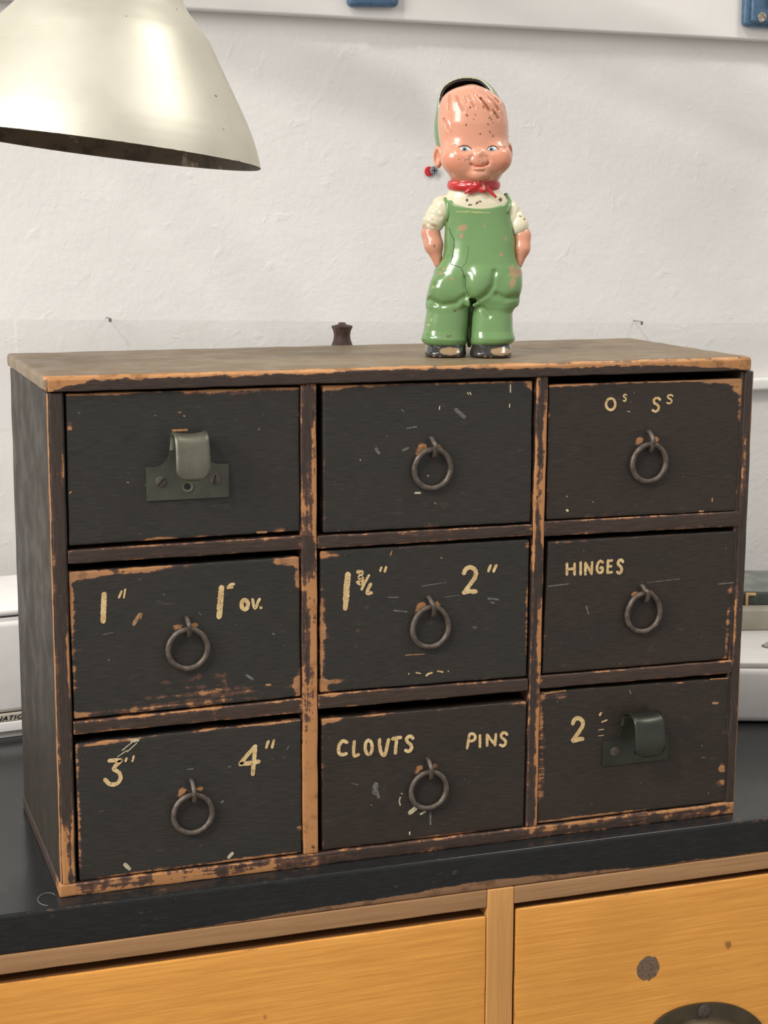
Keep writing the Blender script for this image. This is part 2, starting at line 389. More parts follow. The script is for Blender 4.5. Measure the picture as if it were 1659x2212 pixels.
# cup handle, only its arched top edge shows
def cup_profile(s):
    out = []
    for i in range(49):
        t = math.pi * i / 48; out.append((-math.cos(t) * 1.0, math.sin(t) ** .8))
    return out
hx, hz, ha, hb = .4760, -.178 + .90, .0520, .0385
ring_o = [(hx + x * ha, hz + z * hb - .010 * x * abs(x) * .3 + x * -.006) for x, z in cup_profile(0)]
ring_i = [(hx + x * ha * .76, hz + z * hb * .72 + x * -.005) for x, z in cup_profile(0)]
V = []; F = []; n_ = len(ring_o)
for (x, z) in ring_o: V.append((x, FY + .0002, z))
for (x, z) in ring_o: V.append((x, FY - .0022, z))
for (x, z) in ring_i: V.append((x, FY - .0026, z))
for s_, yy in ((.94, -.010), (.78, -.017), (.5, -.021), (.0, -.022)):
    for (x, z) in ring_i: V.append((hx + (x - hx) * s_, FY + yy, hz + (z - hz) * s_))
for k in range(6):
    for i in range(n_ - 1): F.append([k * n_ + i, k * n_ + i + 1, (k + 1) * n_ + i + 1, (k + 1) * n_ + i])
ch = mk('cup_handle', V, F, M_cup, dr, sharp=.7)
ch['label'] = 'dark metal cup handle'
V, F = ydisc([(.0052, 0), (.0052, .0008), (.0040, .0012), (.0006, .0010)]); V = [(x + .4706, y + FY - .0024, z - .1448 + .90) for x, y, z in V]
mk('screw', V, F, M_screw, dr, sharp=.6)
# round dark burn and small marks on the right drawer front
def blob_vf(x, z, rx, rz, y, n=18, jag=.12, th=.0002, seed=0):
    rr = random.Random(seed + int(x * 1e5)); pts = [(x + rx * math.cos(a) * (1 + rr.uniform(-jag, jag)), z + rz * math.sin(a) * (1 + rr.uniform(-jag, jag))) for a in [2 * math.pi * i / n for i in range(n)]]
    V = [(p[0], y - th, p[1]) for p in pts] + [(p[0], y, p[1]) for p in pts]
    F = [list(range(n))] + [[i, i + n, (i + 1) % n + n, (i + 1) % n] for i in range(n)]
    return V, F
M_burn = simple('brown_stain', (.15, .095, .06), .6, var=.5, scale=900)
V, F = blob_vf(.4243, -.1052 + .90, .0092, .0094, FY + .0002, 26, .10, .00015)
mk('round_stain', V, F, M_burn, dr, smooth=False)

# ------------------------------------------------------------------ appliances behind the chest
M_appl = simple('white_enamel_casing', (.88, .86, .83), .25, var=.02)
M_appl_g = simple('pale_grey_casing', (.80, .775, .745), .4, var=.03)
M_appl_t = simple('beige_label_strip', (.50, .455, .38), .45, var=.04)
M_dark = simple('black_print', (.012, .012, .014), .5)
apl = empty('bench_appliance', (.0196, .3591, 0), 'pale grey appliance with a narrow lettered strip, left of the drawer chest', 'appliance', rz=math.radians(6.5))
X0, X1 = -.45, .20
mk('body', *join(rbox_vf((X0, .0, .0226), (X1, .17, .1015), .0045, .1), rbox_vf((X0, .003, .1000), (X1, .17, .1045), .001, .1)), M_appl_g, apl, sharp=.9)
mk('lid', *rbox_vf((X0, .001, .1062), (X1, .098, .1120), .0025, .1), M_appl, apl)
mk('label_strip', *rbox_vf((X0, -.0006, .0152), (X1, .10, .0218), .0005, .1), M_appl_t, apl)
mk('base', *join(rbox_vf((X0, -.0010, .0062), (X1, .17, .0148), .001, .1), rbox_vf((X0 + .004, .003, .0), (X1 - .004, .165, .0065), .0008, .1)), M_appl, apl)
cu = bpy.data.curves.new('lettering', 'FONT'); cu.body = 'INTERNATIONAL'; cu.size = .0054; cu.shear = .35; cu.offset = .00012; cu.space_character = 1.28; cu.extrude = .0001; cu.space_word = 1
to = bpy.data.objects.new('tmp', cu); COL.objects.link(to); bpy.context.view_layer.update()
me = bpy.data.meshes.new_from_object(to.evaluated_get(bpy.context.evaluated_depsgraph_get())); bpy.data.objects.remove(to)
vx = [v.co.copy() for v in me.vertices]; wmax = max(v.x for v in vx)
sx_ = .0585 / wmax
V = [(v.x * sx_ - .0415, -.0008 - v.z, .0166 + v.y * .95) for v in vx]; F = [tuple(p.vertices) for p in me.polygons]
lt = mk('lettering', V, F, M_dark, apl, smooth=False)

ap2 = empty('bench_machine', (.6216, .1970, 0), 'white metal machine casing with a large screw, right of the drawer chest', 'machine', rz=math.radians(-20))
A, B = -.14, .42
mk('body', *rbox_vf((A, 0, .0012), (B, .26, .0500), .0060, .1), M_appl_g, ap2)
mk('top_plate', *rbox_vf((A, .0045, .0512), (B, .1300, .0545), .0012, .1), M_appl, ap2)
mk('seam_strip', *rbox_vf((A, .0035, .0495), (B, .12, .0515), .0006, .1), simple('grey_seam', (.45, .42, .38), .5), ap2)
V, F = rev_vf([(.0060, .0), (.0060, .0012), (.0048, .0020), (.0044, .0034), (.0006, .0038)], 24, (.0370, .0610, .0545), True)
mk('screw_head', V, F, simple('grey_button', (.55, .52, .48), .35, .4, var=.1), ap2, sharp=.7)
V, F = rev_vf([(.0075, .0), (.0075, .0008), (.0055, .0012)], 24, (.0370, .0610, .0545), True)
mk('washer', V, F, simple('dark_grey_washer', (.22, .2, .19), .4, .5), ap2, sharp=.7)
sl = empty('stone_slab', (.6216, .1970, .0545), 'flat beige-grey slab lying on the white machine', 'slab', rz=math.radians(-20))
V, F = rbox_vf((.005, .117, .0), (.30, .24, .0200), .002, .1); V = [(x, y + x * .10, z) for x, y, z in V]
M_slab = simple('beige_grey_stone', (.38, .35, .28), .55, var=.12, scale=30)
mk('slab', V, F, M_slab, sl)
M_green = simple('dark_green_slate', (.050, .062, .052), .5, var=.4, scale=90, bump=.4)
M_greent = simple('worn_green_grey_top', (.16, .175, .155), .55, var=.3, scale=50, bump=.3)
gb = empty('green_block', (.6216, .1970, .0745), 'dark green stone block lying on the beige slab, beside the chest', 'block', rz=math.radians(-20))
V, F = rbox_vf((.020, .140, .0), (.30, .235, .0120), .0015, .02); mk('block', V, F, M_green, gb)
V, F = rbox_vf((.0201, .1405, .0115), (.2999, .2345, .0140), .0012, .02); mk('top_layer', V, F, M_greent, gb)
M_stick = simple('pale_raw_wood', lin(214, 172, 120), .6)
sk = mk('wooden_batten', *join(rbox_vf((0, 0, 0), (.0024, .0022, .0122), .0003, .05), rbox_vf((.0018, 0, .0098), (.0095, .0022, .0122), .0003, .05)), M_stick); sk.location = (.6216 + .0285 * math.cos(math.radians(20)) + .1375 * math.sin(math.radians(20)), .1970 - .0285 * math.sin(math.radians(20)) + .1375 * math.cos(math.radians(20)), .0745); sk.rotation_euler = (0, 0, math.radians(-20))
setp(sk, 'pale wooden stick standing against the dark green block', 'stick')

# ------------------------------------------------------------------ the old nine-drawer chest
CH = empty('drawer_chest', (0, 0, 0), 'worn black nine-drawer wooden chest with ring pulls standing on the black worktop', 'drawer chest')
Wc, Dc, Hc = .500, .183, .3413
VZ = (.004, .03, .004)
def lside(v):
    # bare edge towards the front left arris, stronger near the bottom
    if v[1] < .0010:
        x = v[0] * 1000
        return (.95 + .5 * hn(0, 0, v[2], 60)) * math.exp(-max(0, x - 1.5) / .55) + .25 * max(0, (60 - v[2] * 1000) / 60) * math.exp(-abs(x - 5) / 6)
    return 0
def warpL(v):
    # stile leans by a hair and the lower back corner is scuffed upwards
    v[0] += -.0008 * (1 - v[2] / .34)
plank('side_panel', (.0012, 0.0, .0088), (.0118, Dc, .3315), M_side, CH, r=.0014, wear=.25, w=.0016, extra=lside, steps=VZ, warp=warpL)
# front faces of the two stiles (brown paint), thin lippings in front of the side panels
plank('stile', (.0026, -.0008, .0088), (.0108, .006, .3313), M_frame_v, CH, r=.0008, wear=.42, w=.0014, steps=(.0025, .01, .004), patches=[(9.5, 285, 1.5, 10, .5), (10, 165, 1.5, 25, .45), (9, 40, 3, 25, .4), (4, 25, 2, 30, .6)], warp=warpL)
def warpR(v): v[0] += -.0022 * (1 - v[2] / .34) + (.0030 * math.exp(-((v[2] - .085) / .022) ** 2) if v[0] > .498 and v[1] > .01 else 0)
plank('side_panel', (.4930, 0.001, .0088), (.5036, Dc, .3310), M_frame_v, CH, r=.0012, wear=.45, w=.0014, steps=VZ, warp=warpR, patches=[(502, 300, 3, 28, .6), (503, 60, 2, 60, .5)])
plank('stile', (.4958, -.0006, .0088), (.5020, .006, .3308), M_frame_v, CH, r=.0008, wear=.34, w=.0011, steps=(.002, .01, .004), warp=warpR, patches=[(497, 150, 1.2, 25, .5), (498, 270, 1.5, 30, .4)])
def xtop(v):
    # front arris of the top rubbed to bare orange wood, with a rubbed stretch at left
    e = 0; x = v[0] * 1000
    if v[2] > .3400: e += .75 * math.exp(-max(0, v[1]) / .006) * (1.0 if x < 330 else .55) + .22 * math.exp(-((x - 20) / 45) ** 2)
    elif v[1] < .004: e += .95 * max(0, min(1, (v[2] - .3392) / .0015)) + (.35 if (x > 440 or x < 18) else 0)
    return e
plank('top_board', (-.0004, -.0016, .3316), (.5004, Dc + .003, Hc), M_top, CH, r=.0028, wear=.10, w=.002, steps=(.004, .005, .0016), extra=xtop, edgeamp=.0006)
# front edge of the top keeps the dark brown paint: a face layer under the rubbed arris
def xte(v):
    x = v[0] * 1000; z = v[2] * 1000
    lim = np.interp(x, [0, 12, 30, 130, 200, 300, 360, 440, 475, 500], [331, 334, 338.6, 338.4, 339.6, 338.4, 337.6, 337.2, 335, 331])
    return max(-.2, min(.9, (z - lim + 1.3 * hn(v[0], 0, v[2], 260) + .8 * hn(v[0], 3, v[2], 70)) / 3.2 + .45)) if v[1] < .001 else 0
plank('front_edge', (.0022, -.0024, .3318), (.4990, .004, .3398), M_frame_h, CH, r=.0009, wear=.05, w=.001, steps=(.003, .01, .0009), extra=xte, edgeamp=.0005)
plank('bottom_board', (-.0005, -.0010, 0), (.5004, Dc, .0090), M_frame_h, CH, r=.0012, extra=lambda v: -.7 if v[1] > .0015 else 0, wear=.60, w=.0028, steps=(.0035, .03, .0012), edgeamp=.0006, patches=[(90, 4, 90, 2.5, .42), (4, 5, 6, 5, .5), (480, 6, 40, 4, .35), (350, 6, 30, 2, .3)])
plank('divider', (.1655, -.0006, .0090), (.1762, Dc - .01, .3316), M_frame_v, CH, r=.0010, wear=.50, w=.0022, steps=(.0022, .04, .004), patches=[(171, 55, 6, 50, .75), (173, 160, 4, 45, .42), (170, 195, 5, 12, .35), (172, 255, 6, 25, .45), (174, 290, 2.5, 20, .35)])
def warpM(v): v[0] += -.0022 * (1 - v[2] / .34)
plank('divider', (.3335, -.0006, .0090), (.3420, Dc - .01, .3316), M_frame_v, CH, r=.0010, wear=.58, w=.0020, steps=(.002, .04, .004), warp=warpM, patches=[(340, 60, 2.5, 60, .45), (340.5, 240, 2, 30, .5), (335, 230, 1.5, 40, .3), (340, 160, 2, 30, .4), (340, 300, 2, 20, .3)])
for i, (x0, x1, z0, z1, z0b, z1b) in enumerate((
    (.0116, .1658, .2221, .2309, .2219, .2313), (.0116, .1658, .1096, .1182, .1096, .1198),
    (.1767, .3322, .2217, .2304, .2214, .2292), (.1767, .3310, .1110, .1214, .1102, .1190),
    (.3412, .4962, .2202, .2307, .2184, .2295), (.3405, .4945, .1107, .1200, .1087, .1183))):
    def wrp(v, x0=x0, x1=x1, z0=z0, z1=z1, z0b=z0b, z1b=z1b):
        t = (v[0] - x0) / (x1 - x0); s = (v[2] - z0) / (z1 - z0); zl = z0 + (z0b - z0) * t; zh = z1 + (z1b - z1) * t; v[2] = zl + s * (zh - zl)
    plank('rail', (x0, -.0004, z0), (x1, Dc - .012, z1), M_frame_h, CH, r=.0010, wear=.60, w=.0016, steps=(.003, .05, .0018), warp=wrp, edgeamp=.0004)
box('back_board', (.008, Dc - .008, .005), (.492, Dc - .001, .335), M_inside, CH, .0005, .1)
LETTERS={"d13":[[1.82,[[393.8,310.8],[393.6,309.3],[392.8,308.0],[391.7,307.2],[390.4,306.9],[389.0,307.3],[387.8,308.2],[387.0,309.5],[386.7,311.0],[387.0,312.6],[387.7,313.8],[388.8,314.7],[390.1,314.9],[391.5,314.6],[392.7,313.7],[393.5,312.3],[393.8,310.8]]],[1.01,[[402.3,316.7],[401.7,317.3],[400.8,317.3],[400.1,316.6],[400.3,315.7],[401.4,315.0],[402.0,314.1],[401.7,313.2],[400.8,312.7],[399.7,313.2]]],[1.75,[[428.5,312.8],[427.2,314.0],[425.3,314.0],[423.8,312.7],[424.1,310.8],[426.4,309.3],[427.8,307.5],[427.2,305.6],[425.3,304.5],[422.9,305.5]]],[1.24,[[438.4,315.0],[437.4,315.8],[435.9,315.8],[434.7,315.0],[435.0,313.8],[436.8,312.9],[437.8,311.8],[437.4,310.5],[435.9,309.9],[434.0,310.5]]]],"d21":[[3.43,[[34.0,200.8],[32.9,183.4]]],[1.44,[[45.2,201.9],[43.5,198.0]]],[1.25,[[47.6,203.0],[46.6,197.8]]],[3.79,[[111.0,199.6],[109.2,180.8]]],[1.8,[[115.2,199.3],[117.4,201.4],[119.4,201.5]]],[1.6,[[115.6,199.5],[118.3,199.5]]],[2.73,[[128.7,187.1],[128.5,185.9],[128.1,184.9],[127.4,184.3],[126.5,184.1],[125.7,184.4],[125.0,185.1],[124.5,186.2],[124.4,187.4],[124.6,188.6],[125.1,189.6],[125.8,190.2],[126.6,190.4],[127.4,190.1],[128.1,189.4],[128.6,188.3],[128.7,187.1]]],[2.02,[[131.9,190.3],[133.5,184.2],[136.6,190.2]]],[2.03,[[137.4,184.4],[137.7,184.3]]]],"d21f":[[2.33,[[56.7,185.9],[54.7,183.0],[52.7,179.7]]],[0.78,[[58.2,186.2],[57.3,182.8]]]],"d22":[[4.14,[[198.0,202.5],[197.1,193.1]]],[4.33,[[197.1,193.1],[196.6,185.2]]],[3.39,[[196.6,185.2],[196.1,179.7]]],[2.64,[[205.0,204.1],[207.9,203.4],[206.1,200.0],[208.1,199.4],[207.4,195.9],[205.0,197.1]]],[1.71,[[212.9,201.2],[210.0,196.2],[207.7,191.9]]],[2.28,[[214.1,195.0],[211.5,189.1],[214.6,188.9]]],[1.52,[[221.7,206.0],[221.0,203.7]]],[1.72,[[225.1,206.0],[224.2,203.1]]],[3.06,[[281.7,198.0],[283.7,201.2],[287.3,201.7],[290.4,198.9],[290.2,194.8],[287.2,190.6],[282.8,185.3]]],[3.06,[[281.7,184.4],[285.6,184.9],[290.6,184.5]]],[1.99,[[301.4,202.0],[299.9,198.4]]],[2.0,[[305.7,201.9],[303.8,197.8]]],[0.97,[[241.7,130.2],[241.8,130.0]]],[0.88,[[247.0,130.5],[250.2,129.6]]],[1.37,[[254.8,127.7],[256.4,128.8],[258.8,129.3]]],[1.08,[[263.0,130.1],[266.7,129.2]]],[0.89,[[270.8,129.5],[271.0,129.3]]]],"d23":[[1.95,[[359.4,199.6],[359.6,191.9]]],[1.96,[[365.3,199.2],[365.5,191.5]]],[1.95,[[359.5,195.6],[365.4,195.5]]],[1.96,[[370.0,199.9],[370.2,191.3]]],[1.88,[[373.9,191.0],[373.7,199.2]]],[1.87,[[373.7,199.2],[378.6,191.1]]],[1.88,[[378.6,191.1],[378.8,199.3]]],[1.98,[[387.2,198.7],[385.6,199.8],[383.8,198.6],[382.8,195.8],[383.2,192.8],[385.0,191.4],[386.9,192.1],[387.1,194.8],[385.5,194.9]]],[1.89,[[391.2,199.8],[391.2,190.9]]],[1.89,[[391.2,199.5],[394.3,199.6]]],[1.89,[[391.2,195.4],[393.8,195.5]]],[1.89,[[391.2,190.9],[394.3,191.2]]],[2.1,[[402.9,198.2],[401.9,199.4],[400.5,199.4],[399.3,198.1],[399.6,196.3],[401.3,194.8],[402.3,193.0],[401.9,191.0],[400.5,190.0],[398.7,191.0]]]],"d31":[[2.62,[[34.6,89.6],[40.7,89.3],[41.8,88.7],[37.2,84.0],[40.5,81.2],[41.6,77.3],[39.2,73.6],[34.7,73.6],[31.4,77.1]]],[1.47,[[45.9,90.0],[45.1,88.3]]],[1.37,[[50.6,91.0],[49.6,87.8]]],[2.78,[[132.7,89.4],[123.1,79.3],[123.9,78.0],[134.8,78.5]]],[2.78,[[132.7,89.4],[130.7,70.2]]],[1.76,[[141.8,92.0],[140.3,87.8]]],[1.76,[[145.7,92.2],[144.3,87.4]]]],"d32":[[2.39,[[197.0,85.7],[194.7,86.9],[192.5,85.4],[191.2,81.9],[191.8,78.3],[194.1,77.1],[196.6,77.6]]],[2.3,[[202.5,85.7],[202.1,76.0],[205.5,76.0]]],[2.32,[[215.4,80.2],[215.2,78.3],[214.7,76.8],[213.8,75.8],[212.9,75.5],[211.9,76.0],[211.1,77.2],[210.5,78.8],[210.3,80.8],[210.5,82.6],[211.0,84.2],[211.9,85.2],[212.9,85.5],[213.8,85.0],[214.7,83.8],[215.2,82.2],[215.4,80.2]]],[2.42,[[220.7,85.1],[221.1,78.6],[222.9,74.1],[225.1,75.0],[227.3,84.5]]],[2.34,[[233.2,84.9],[232.3,74.5]]],[2.34,[[230.2,84.9],[236.1,85.2]]],[2.36,[[245.0,83.8],[243.8,85.2],[242.1,85.3],[240.6,83.9],[240.9,81.7],[243.0,79.9],[244.2,77.8],[243.6,75.6],[241.8,74.5],[239.7,75.7]]],[2.01,[[287.3,82.5],[285.7,72.5]]],[2.01,[[287.3,82.3],[290.0,82.5],[291.7,80.3],[290.7,77.8],[287.0,77.1]]],[2.02,[[295.2,80.8],[295.3,72.4]]],[1.93,[[300.8,72.7],[300.6,80.7]]],[1.93,[[300.6,80.7],[306.8,72.5]]],[1.94,[[306.8,72.5],[307.2,80.5]]],[2.05,[[315.7,79.4],[314.5,80.7],[312.8,80.8],[311.4,79.6],[311.7,77.6],[313.7,76.0],[314.9,74.1],[314.4,72.2],[312.7,71.2],[310.5,72.4]]]],"d33":[[2.99,[[366.8,82.6],[368.5,85.5],[371.7,85.8],[374.5,83.2],[374.4,79.5],[371.7,75.7],[367.9,71.0]]],[3.0,[[366.9,70.2],[370.4,70.6],[374.8,70.1]]],[1.51,[[388.0,86.6],[388.9,88.2]]],[1.08,[[389.7,81.3],[393.7,82.4]]],[0.43,[[387.2,71.2],[391.5,71.2]]],[0.43,[[387.1,75.6],[391.3,75.7]]],[1.07,[[367.0,68.5],[374.2,69.4]]]]}
SPOTS={"d12":[["pale",[[0.92,[[314.3,326.9],[314.4,321.8]]],[0.8,[[263.0,313.8],[262.7,311.9]]],[0.7,[[283.0,322.5],[283.7,321.2]]],[0.71,[[284.6,322.6],[285.5,321.0]]],[1.39,[[245.8,255.7],[249.3,255.6]]],[0.8,[[254.6,267.3],[255.1,266.8]]],[0.68,[[206.6,280.1],[206.9,279.9]]],[0.82,[[314.0,313.5],[313.9,311.5]]]]],["grey",[[2.61,[[274.7,311.1],[280.7,306.0]]],[2.15,[[217.8,287.1],[219.8,284.0]]],[1.78,[[237.0,285.1],[240.5,286.6]]],[0.99,[[239.6,299.9],[246.6,300.6]]],[0.69,[[235.8,312.5],[237.4,311.1]]],[1.41,[[260.0,248.0],[260.5,247.8]]]]]],"d11":[["tan",[[1.35,[[80.4,304.7],[89.8,304.7]]],[0.77,[[84.8,316.2],[86.0,316.1]]],[0.77,[[87.9,313.8],[88.7,313.5]]],[1.41,[[135.6,235.2],[141.7,235.0]]],[0.67,[[50.5,272.7],[51.5,272.3]]],[0.84,[[13.9,267.5],[15.0,268.4]]]]],["grey",[[0.93,[[21.0,318.2],[21.6,318.0]]],[0.48,[[68.6,314.2],[70.1,315.1]]],[0.49,[[121.9,309.8],[122.1,309.6]]]]]],"d13":[["pale",[[1.6,[[358.3,237.8],[359.2,237.4]]],[0.5,[[358.1,247.9],[358.3,247.0]]],[0.51,[[378.3,242.6],[378.6,242.4]]],[1.28,[[498.0,296.2],[498.5,297.9]]],[0.42,[[434.9,273.9],[436.0,272.6]]],[0.51,[[403.4,305.4],[405.4,305.1]]]]],["tan",[[1.27,[[463.0,231.2],[466.1,231.2]]],[0.96,[[473.2,240.0],[473.1,237.9]]]]]],"d31":[["pale",[[2.57,[[43.2,17.1],[45.7,14.1]]],[2.26,[[113.4,13.6],[115.9,15.8]]],[1.17,[[50.2,102.2],[52.9,102.3]]],[0.59,[[52.8,99.7],[46.3,94.4]]],[0.59,[[49.7,100.6],[43.2,95.8]]],[0.49,[[46.3,95.4],[39.9,91.7]]],[2.15,[[49.7,101.5],[53.4,101.6]]]]],["grey",[[1.53,[[109.1,52.7],[109.9,53.4]]],[0.9,[[85.9,78.2],[90.0,78.2]]],[0.63,[[154.9,84.8],[155.8,86.7]]],[0.82,[[113.9,77.0],[115.6,77.1]]]]]],"d32":[["pale",[[3.37,[[243.4,30.0],[247.4,32.7]]],[1.39,[[251.2,28.0],[254.5,29.3]]],[0.98,[[236.1,41.9],[235.4,39.4],[236.1,36.3]]],[1.09,[[243.1,15.7],[243.2,14.1]]],[0.49,[[214.9,38.8],[215.0,38.5]]],[0.79,[[236.9,44.7],[237.5,44.4]]]]],["grey",[[4.09,[[218.0,52.9],[217.5,47.7]]],[1.95,[[219.6,47.5],[220.1,43.7]]],[0.48,[[200.7,55.8],[205.4,54.3]]],[1.4,[[258.5,28.3],[258.6,19.7]]],[0.61,[[283.9,49.9],[284.1,49.6]]],[0.59,[[223.6,49.8],[224.1,49.6]]]]]],"d21":[["grey",[[1.83,[[127.4,138.9],[131.3,136.1]]],[0.92,[[145.5,166.2],[146.4,165.5]]],[0.87,[[35.7,157.5],[36.2,157.0]]],[0.57,[[32.5,174.3],[38.8,175.2]]],[0.58,[[68.7,193.8],[69.1,193.6]]],[0.5,[[95.8,184.0],[96.9,182.5]]]]],["tan",[[1.44,[[140.9,131.2],[143.5,131.0]]],[1.21,[[106.4,131.3],[110.2,130.6]]]]]],"d22":[["grey",[[0.49,[[250.6,190.9],[268.6,192.4]]],[0.39,[[267.7,182.1],[278.4,182.8]]],[1.4,[[300.2,178.7],[307.6,177.6]]],[1.2,[[302.2,176.0],[304.4,175.3]]],[0.67,[[226.6,185.0],[233.9,184.3]]],[0.96,[[230.8,175.4],[240.2,173.9]]],[0.7,[[288.3,159.5],[291.6,158.9]]],[0.56,[[195.6,216.1],[196.2,215.9]]]]],["tan",[[0.86,[[229.3,216.8],[228.3,214.0]]],[0.88,[[264.8,209.9],[265.5,209.6]]],[0.68,[[239.3,143.4],[253.1,143.1]]]]]],"d23":[["grey",[[0.48,[[423.0,181.6],[448.8,182.5]]],[0.9,[[480.6,176.5],[493.0,176.8]]],[0.92,[[345.1,184.2],[361.2,185.0]]],[0.8,[[485.7,202.6],[486.0,202.4]]],[1.13,[[375.3,167.8],[377.0,162.0]]],[0.49,[[465.6,199.6],[465.8,199.4]]],[0.47,[[379.7,144.4],[379.9,144.2]]],[0.89,[[467.8,137.5],[468.2,137.3]]]]]],"d33":[["grey",[[0.98,[[411.4,102.8],[412.3,100.5]]],[0.74,[[354.4,100.0],[354.7,99.5]]],[1.02,[[471.5,55.3],[472.0,55.0]]],[0.8,[[472.5,46.2],[475.0,45.7]]],[0.92,[[478.6,17.9],[479.2,17.6]]],[0.8,[[493.5,62.0],[494.0,61.7]]]]],["tan",[[1.81,[[480.1,87.0],[483.8,86.6]]],[0.9,[[476.9,105.4],[491.0,104.9]]],[1.11,[[449.6,104.9],[453.8,104.8]]],[1.05,[[344.5,106.7],[360.5,107.4]]]]]]}

def stroke_vf(w, pts, y, th=.00028, seed=0):
    """brush stroke: rounded ribbon with small width jitter"""
    rr = random.Random(seed); P = [Vector((a / 1000, b / 1000)) for a, b in pts]
    Q = []; closed = (P[0] - P[-1]).length < .0003 and len(P) > 4
    if len(P) > 2: # smooth with Catmull-Rom
        E = [P[0]] + P + [P[-1]]
        for i in range(1, len(E) - 2):
            for k in range(6):
                t = k / 6; a, b, c, d = E[i - 1:i + 3]
                Q.append(.5 * ((2 * b) + (c - a) * t + (2 * a - 5 * b + 4 * c - d) * t * t + (3 * b - a - 3 * c + d) * t ** 3))
        Q.append(P[-1])
    else:
        n = max(2, int((P[-1] - P[0]).length / .0008)); Q = [P[0].lerp(P[-1], i / n) for i in range(n + 1)]
    r = w / 2000
    out = []; m = len(Q); dirs = []
    for i in range(m):
        d = (Q[min(m - 1, i + 1)] - Q[max(0, i - 1)]); dirs.append(d.normalized() if d.length > 1e-9 else Vector((1, 0)))
    L = []; R = []
    for i in range(m):
        nn = Vector((-dirs[i].y, dirs[i].x)); L.append(Q[i] + nn * r * (1 + rr.uniform(-.13, .13))); R.append(Q[i] - nn * r * (1 + rr.uniform(-.13, .13)))
    V = []; F = []
    for i in range(m): V += [(L[i].x, y - th, L[i].y), (R[i].x, y - th, R[i].y), (L[i].x, y, L[i].y), (R[i].x, y, R[i].y)]
    for i in range(m - 1):
        a = 4 * i; b = a + 4; F += [[a, a + 1, b + 1, b], [a, b, b + 2, a + 2], [a + 1, a + 3, b + 3, b + 1]]
    for end, sgn in (() if closed else ((0, -1), (m - 1, 1))): # round ends
        d = dirs[end] * sgn; nn = Vector((-d.y, d.x)); o = len(V); c = Q[end]; k_ = 7
        V.append((c.x, y - th, c.y))
        for k in range(k_):
            a = -math.pi / 2 + math.pi * k / (k_ - 1); p = c + d * math.cos(a) * r * (1 + rr.uniform(-.15, .15)) + nn * math.sin(a) * r; V.append((p.x, y - th, p.y))
        for k in range(k_ - 1): F.append([o, o + 1 + k, o + 2 + k])
    return V, F
DR = {
 'd11': [(13.3, 330.3), (165.0, 329.9), (165.0, 234.3), (12.6, 233.6)], 'd12': [(181.0, 330.4), (330.9, 329.2), (331.4, 230.6), (181.2, 231.9)],
 'd13': [(343.1, 325.7), (494.6, 325.7), (493.2, 229.7), (343.3, 231.6)], 'd21': [(11.9, 216.6), (164.5, 217.0), (165.0, 121.0), (12.4, 119.6)],
 'd22': [(178.6, 220.0), (330.6, 218.5), (330.3, 120.3), (178.2, 122.3)], 'd23': [(345.0, 216.3), (493.6, 215.0), (491.6, 119.4), (342.3, 121.0)],
 'd31': [(12.8, 103.1), (165.0, 104.8), (164.8, 10.0), (12.9, 9.4)], 'd32': [(179.2, 103.5), (330.8, 102.4), (330.2, 9.6), (179.5, 9.8)],
 'd33': [(340.6, 108.0), (493.2, 105.0), (492.6, 9.6), (340.0, 10.2)]}
RING = {'d12': (257.1, 271.8, 0.0, 293.0, -7), 'd13': (420.2, 268.4, .01, 291.0, -4), 'd21': (87.4, 160.8, 0, 182.0, -2), 'd22': (256.6, 161.5, .0, 183.5, -14), 'd23': (419.3, 159.6, 0, 180.2, -16), 'd31': (88.8, 47.7, 0, 71.0, -4), 'd32': (256.2, 45.6, 0, 68.2, -6)}
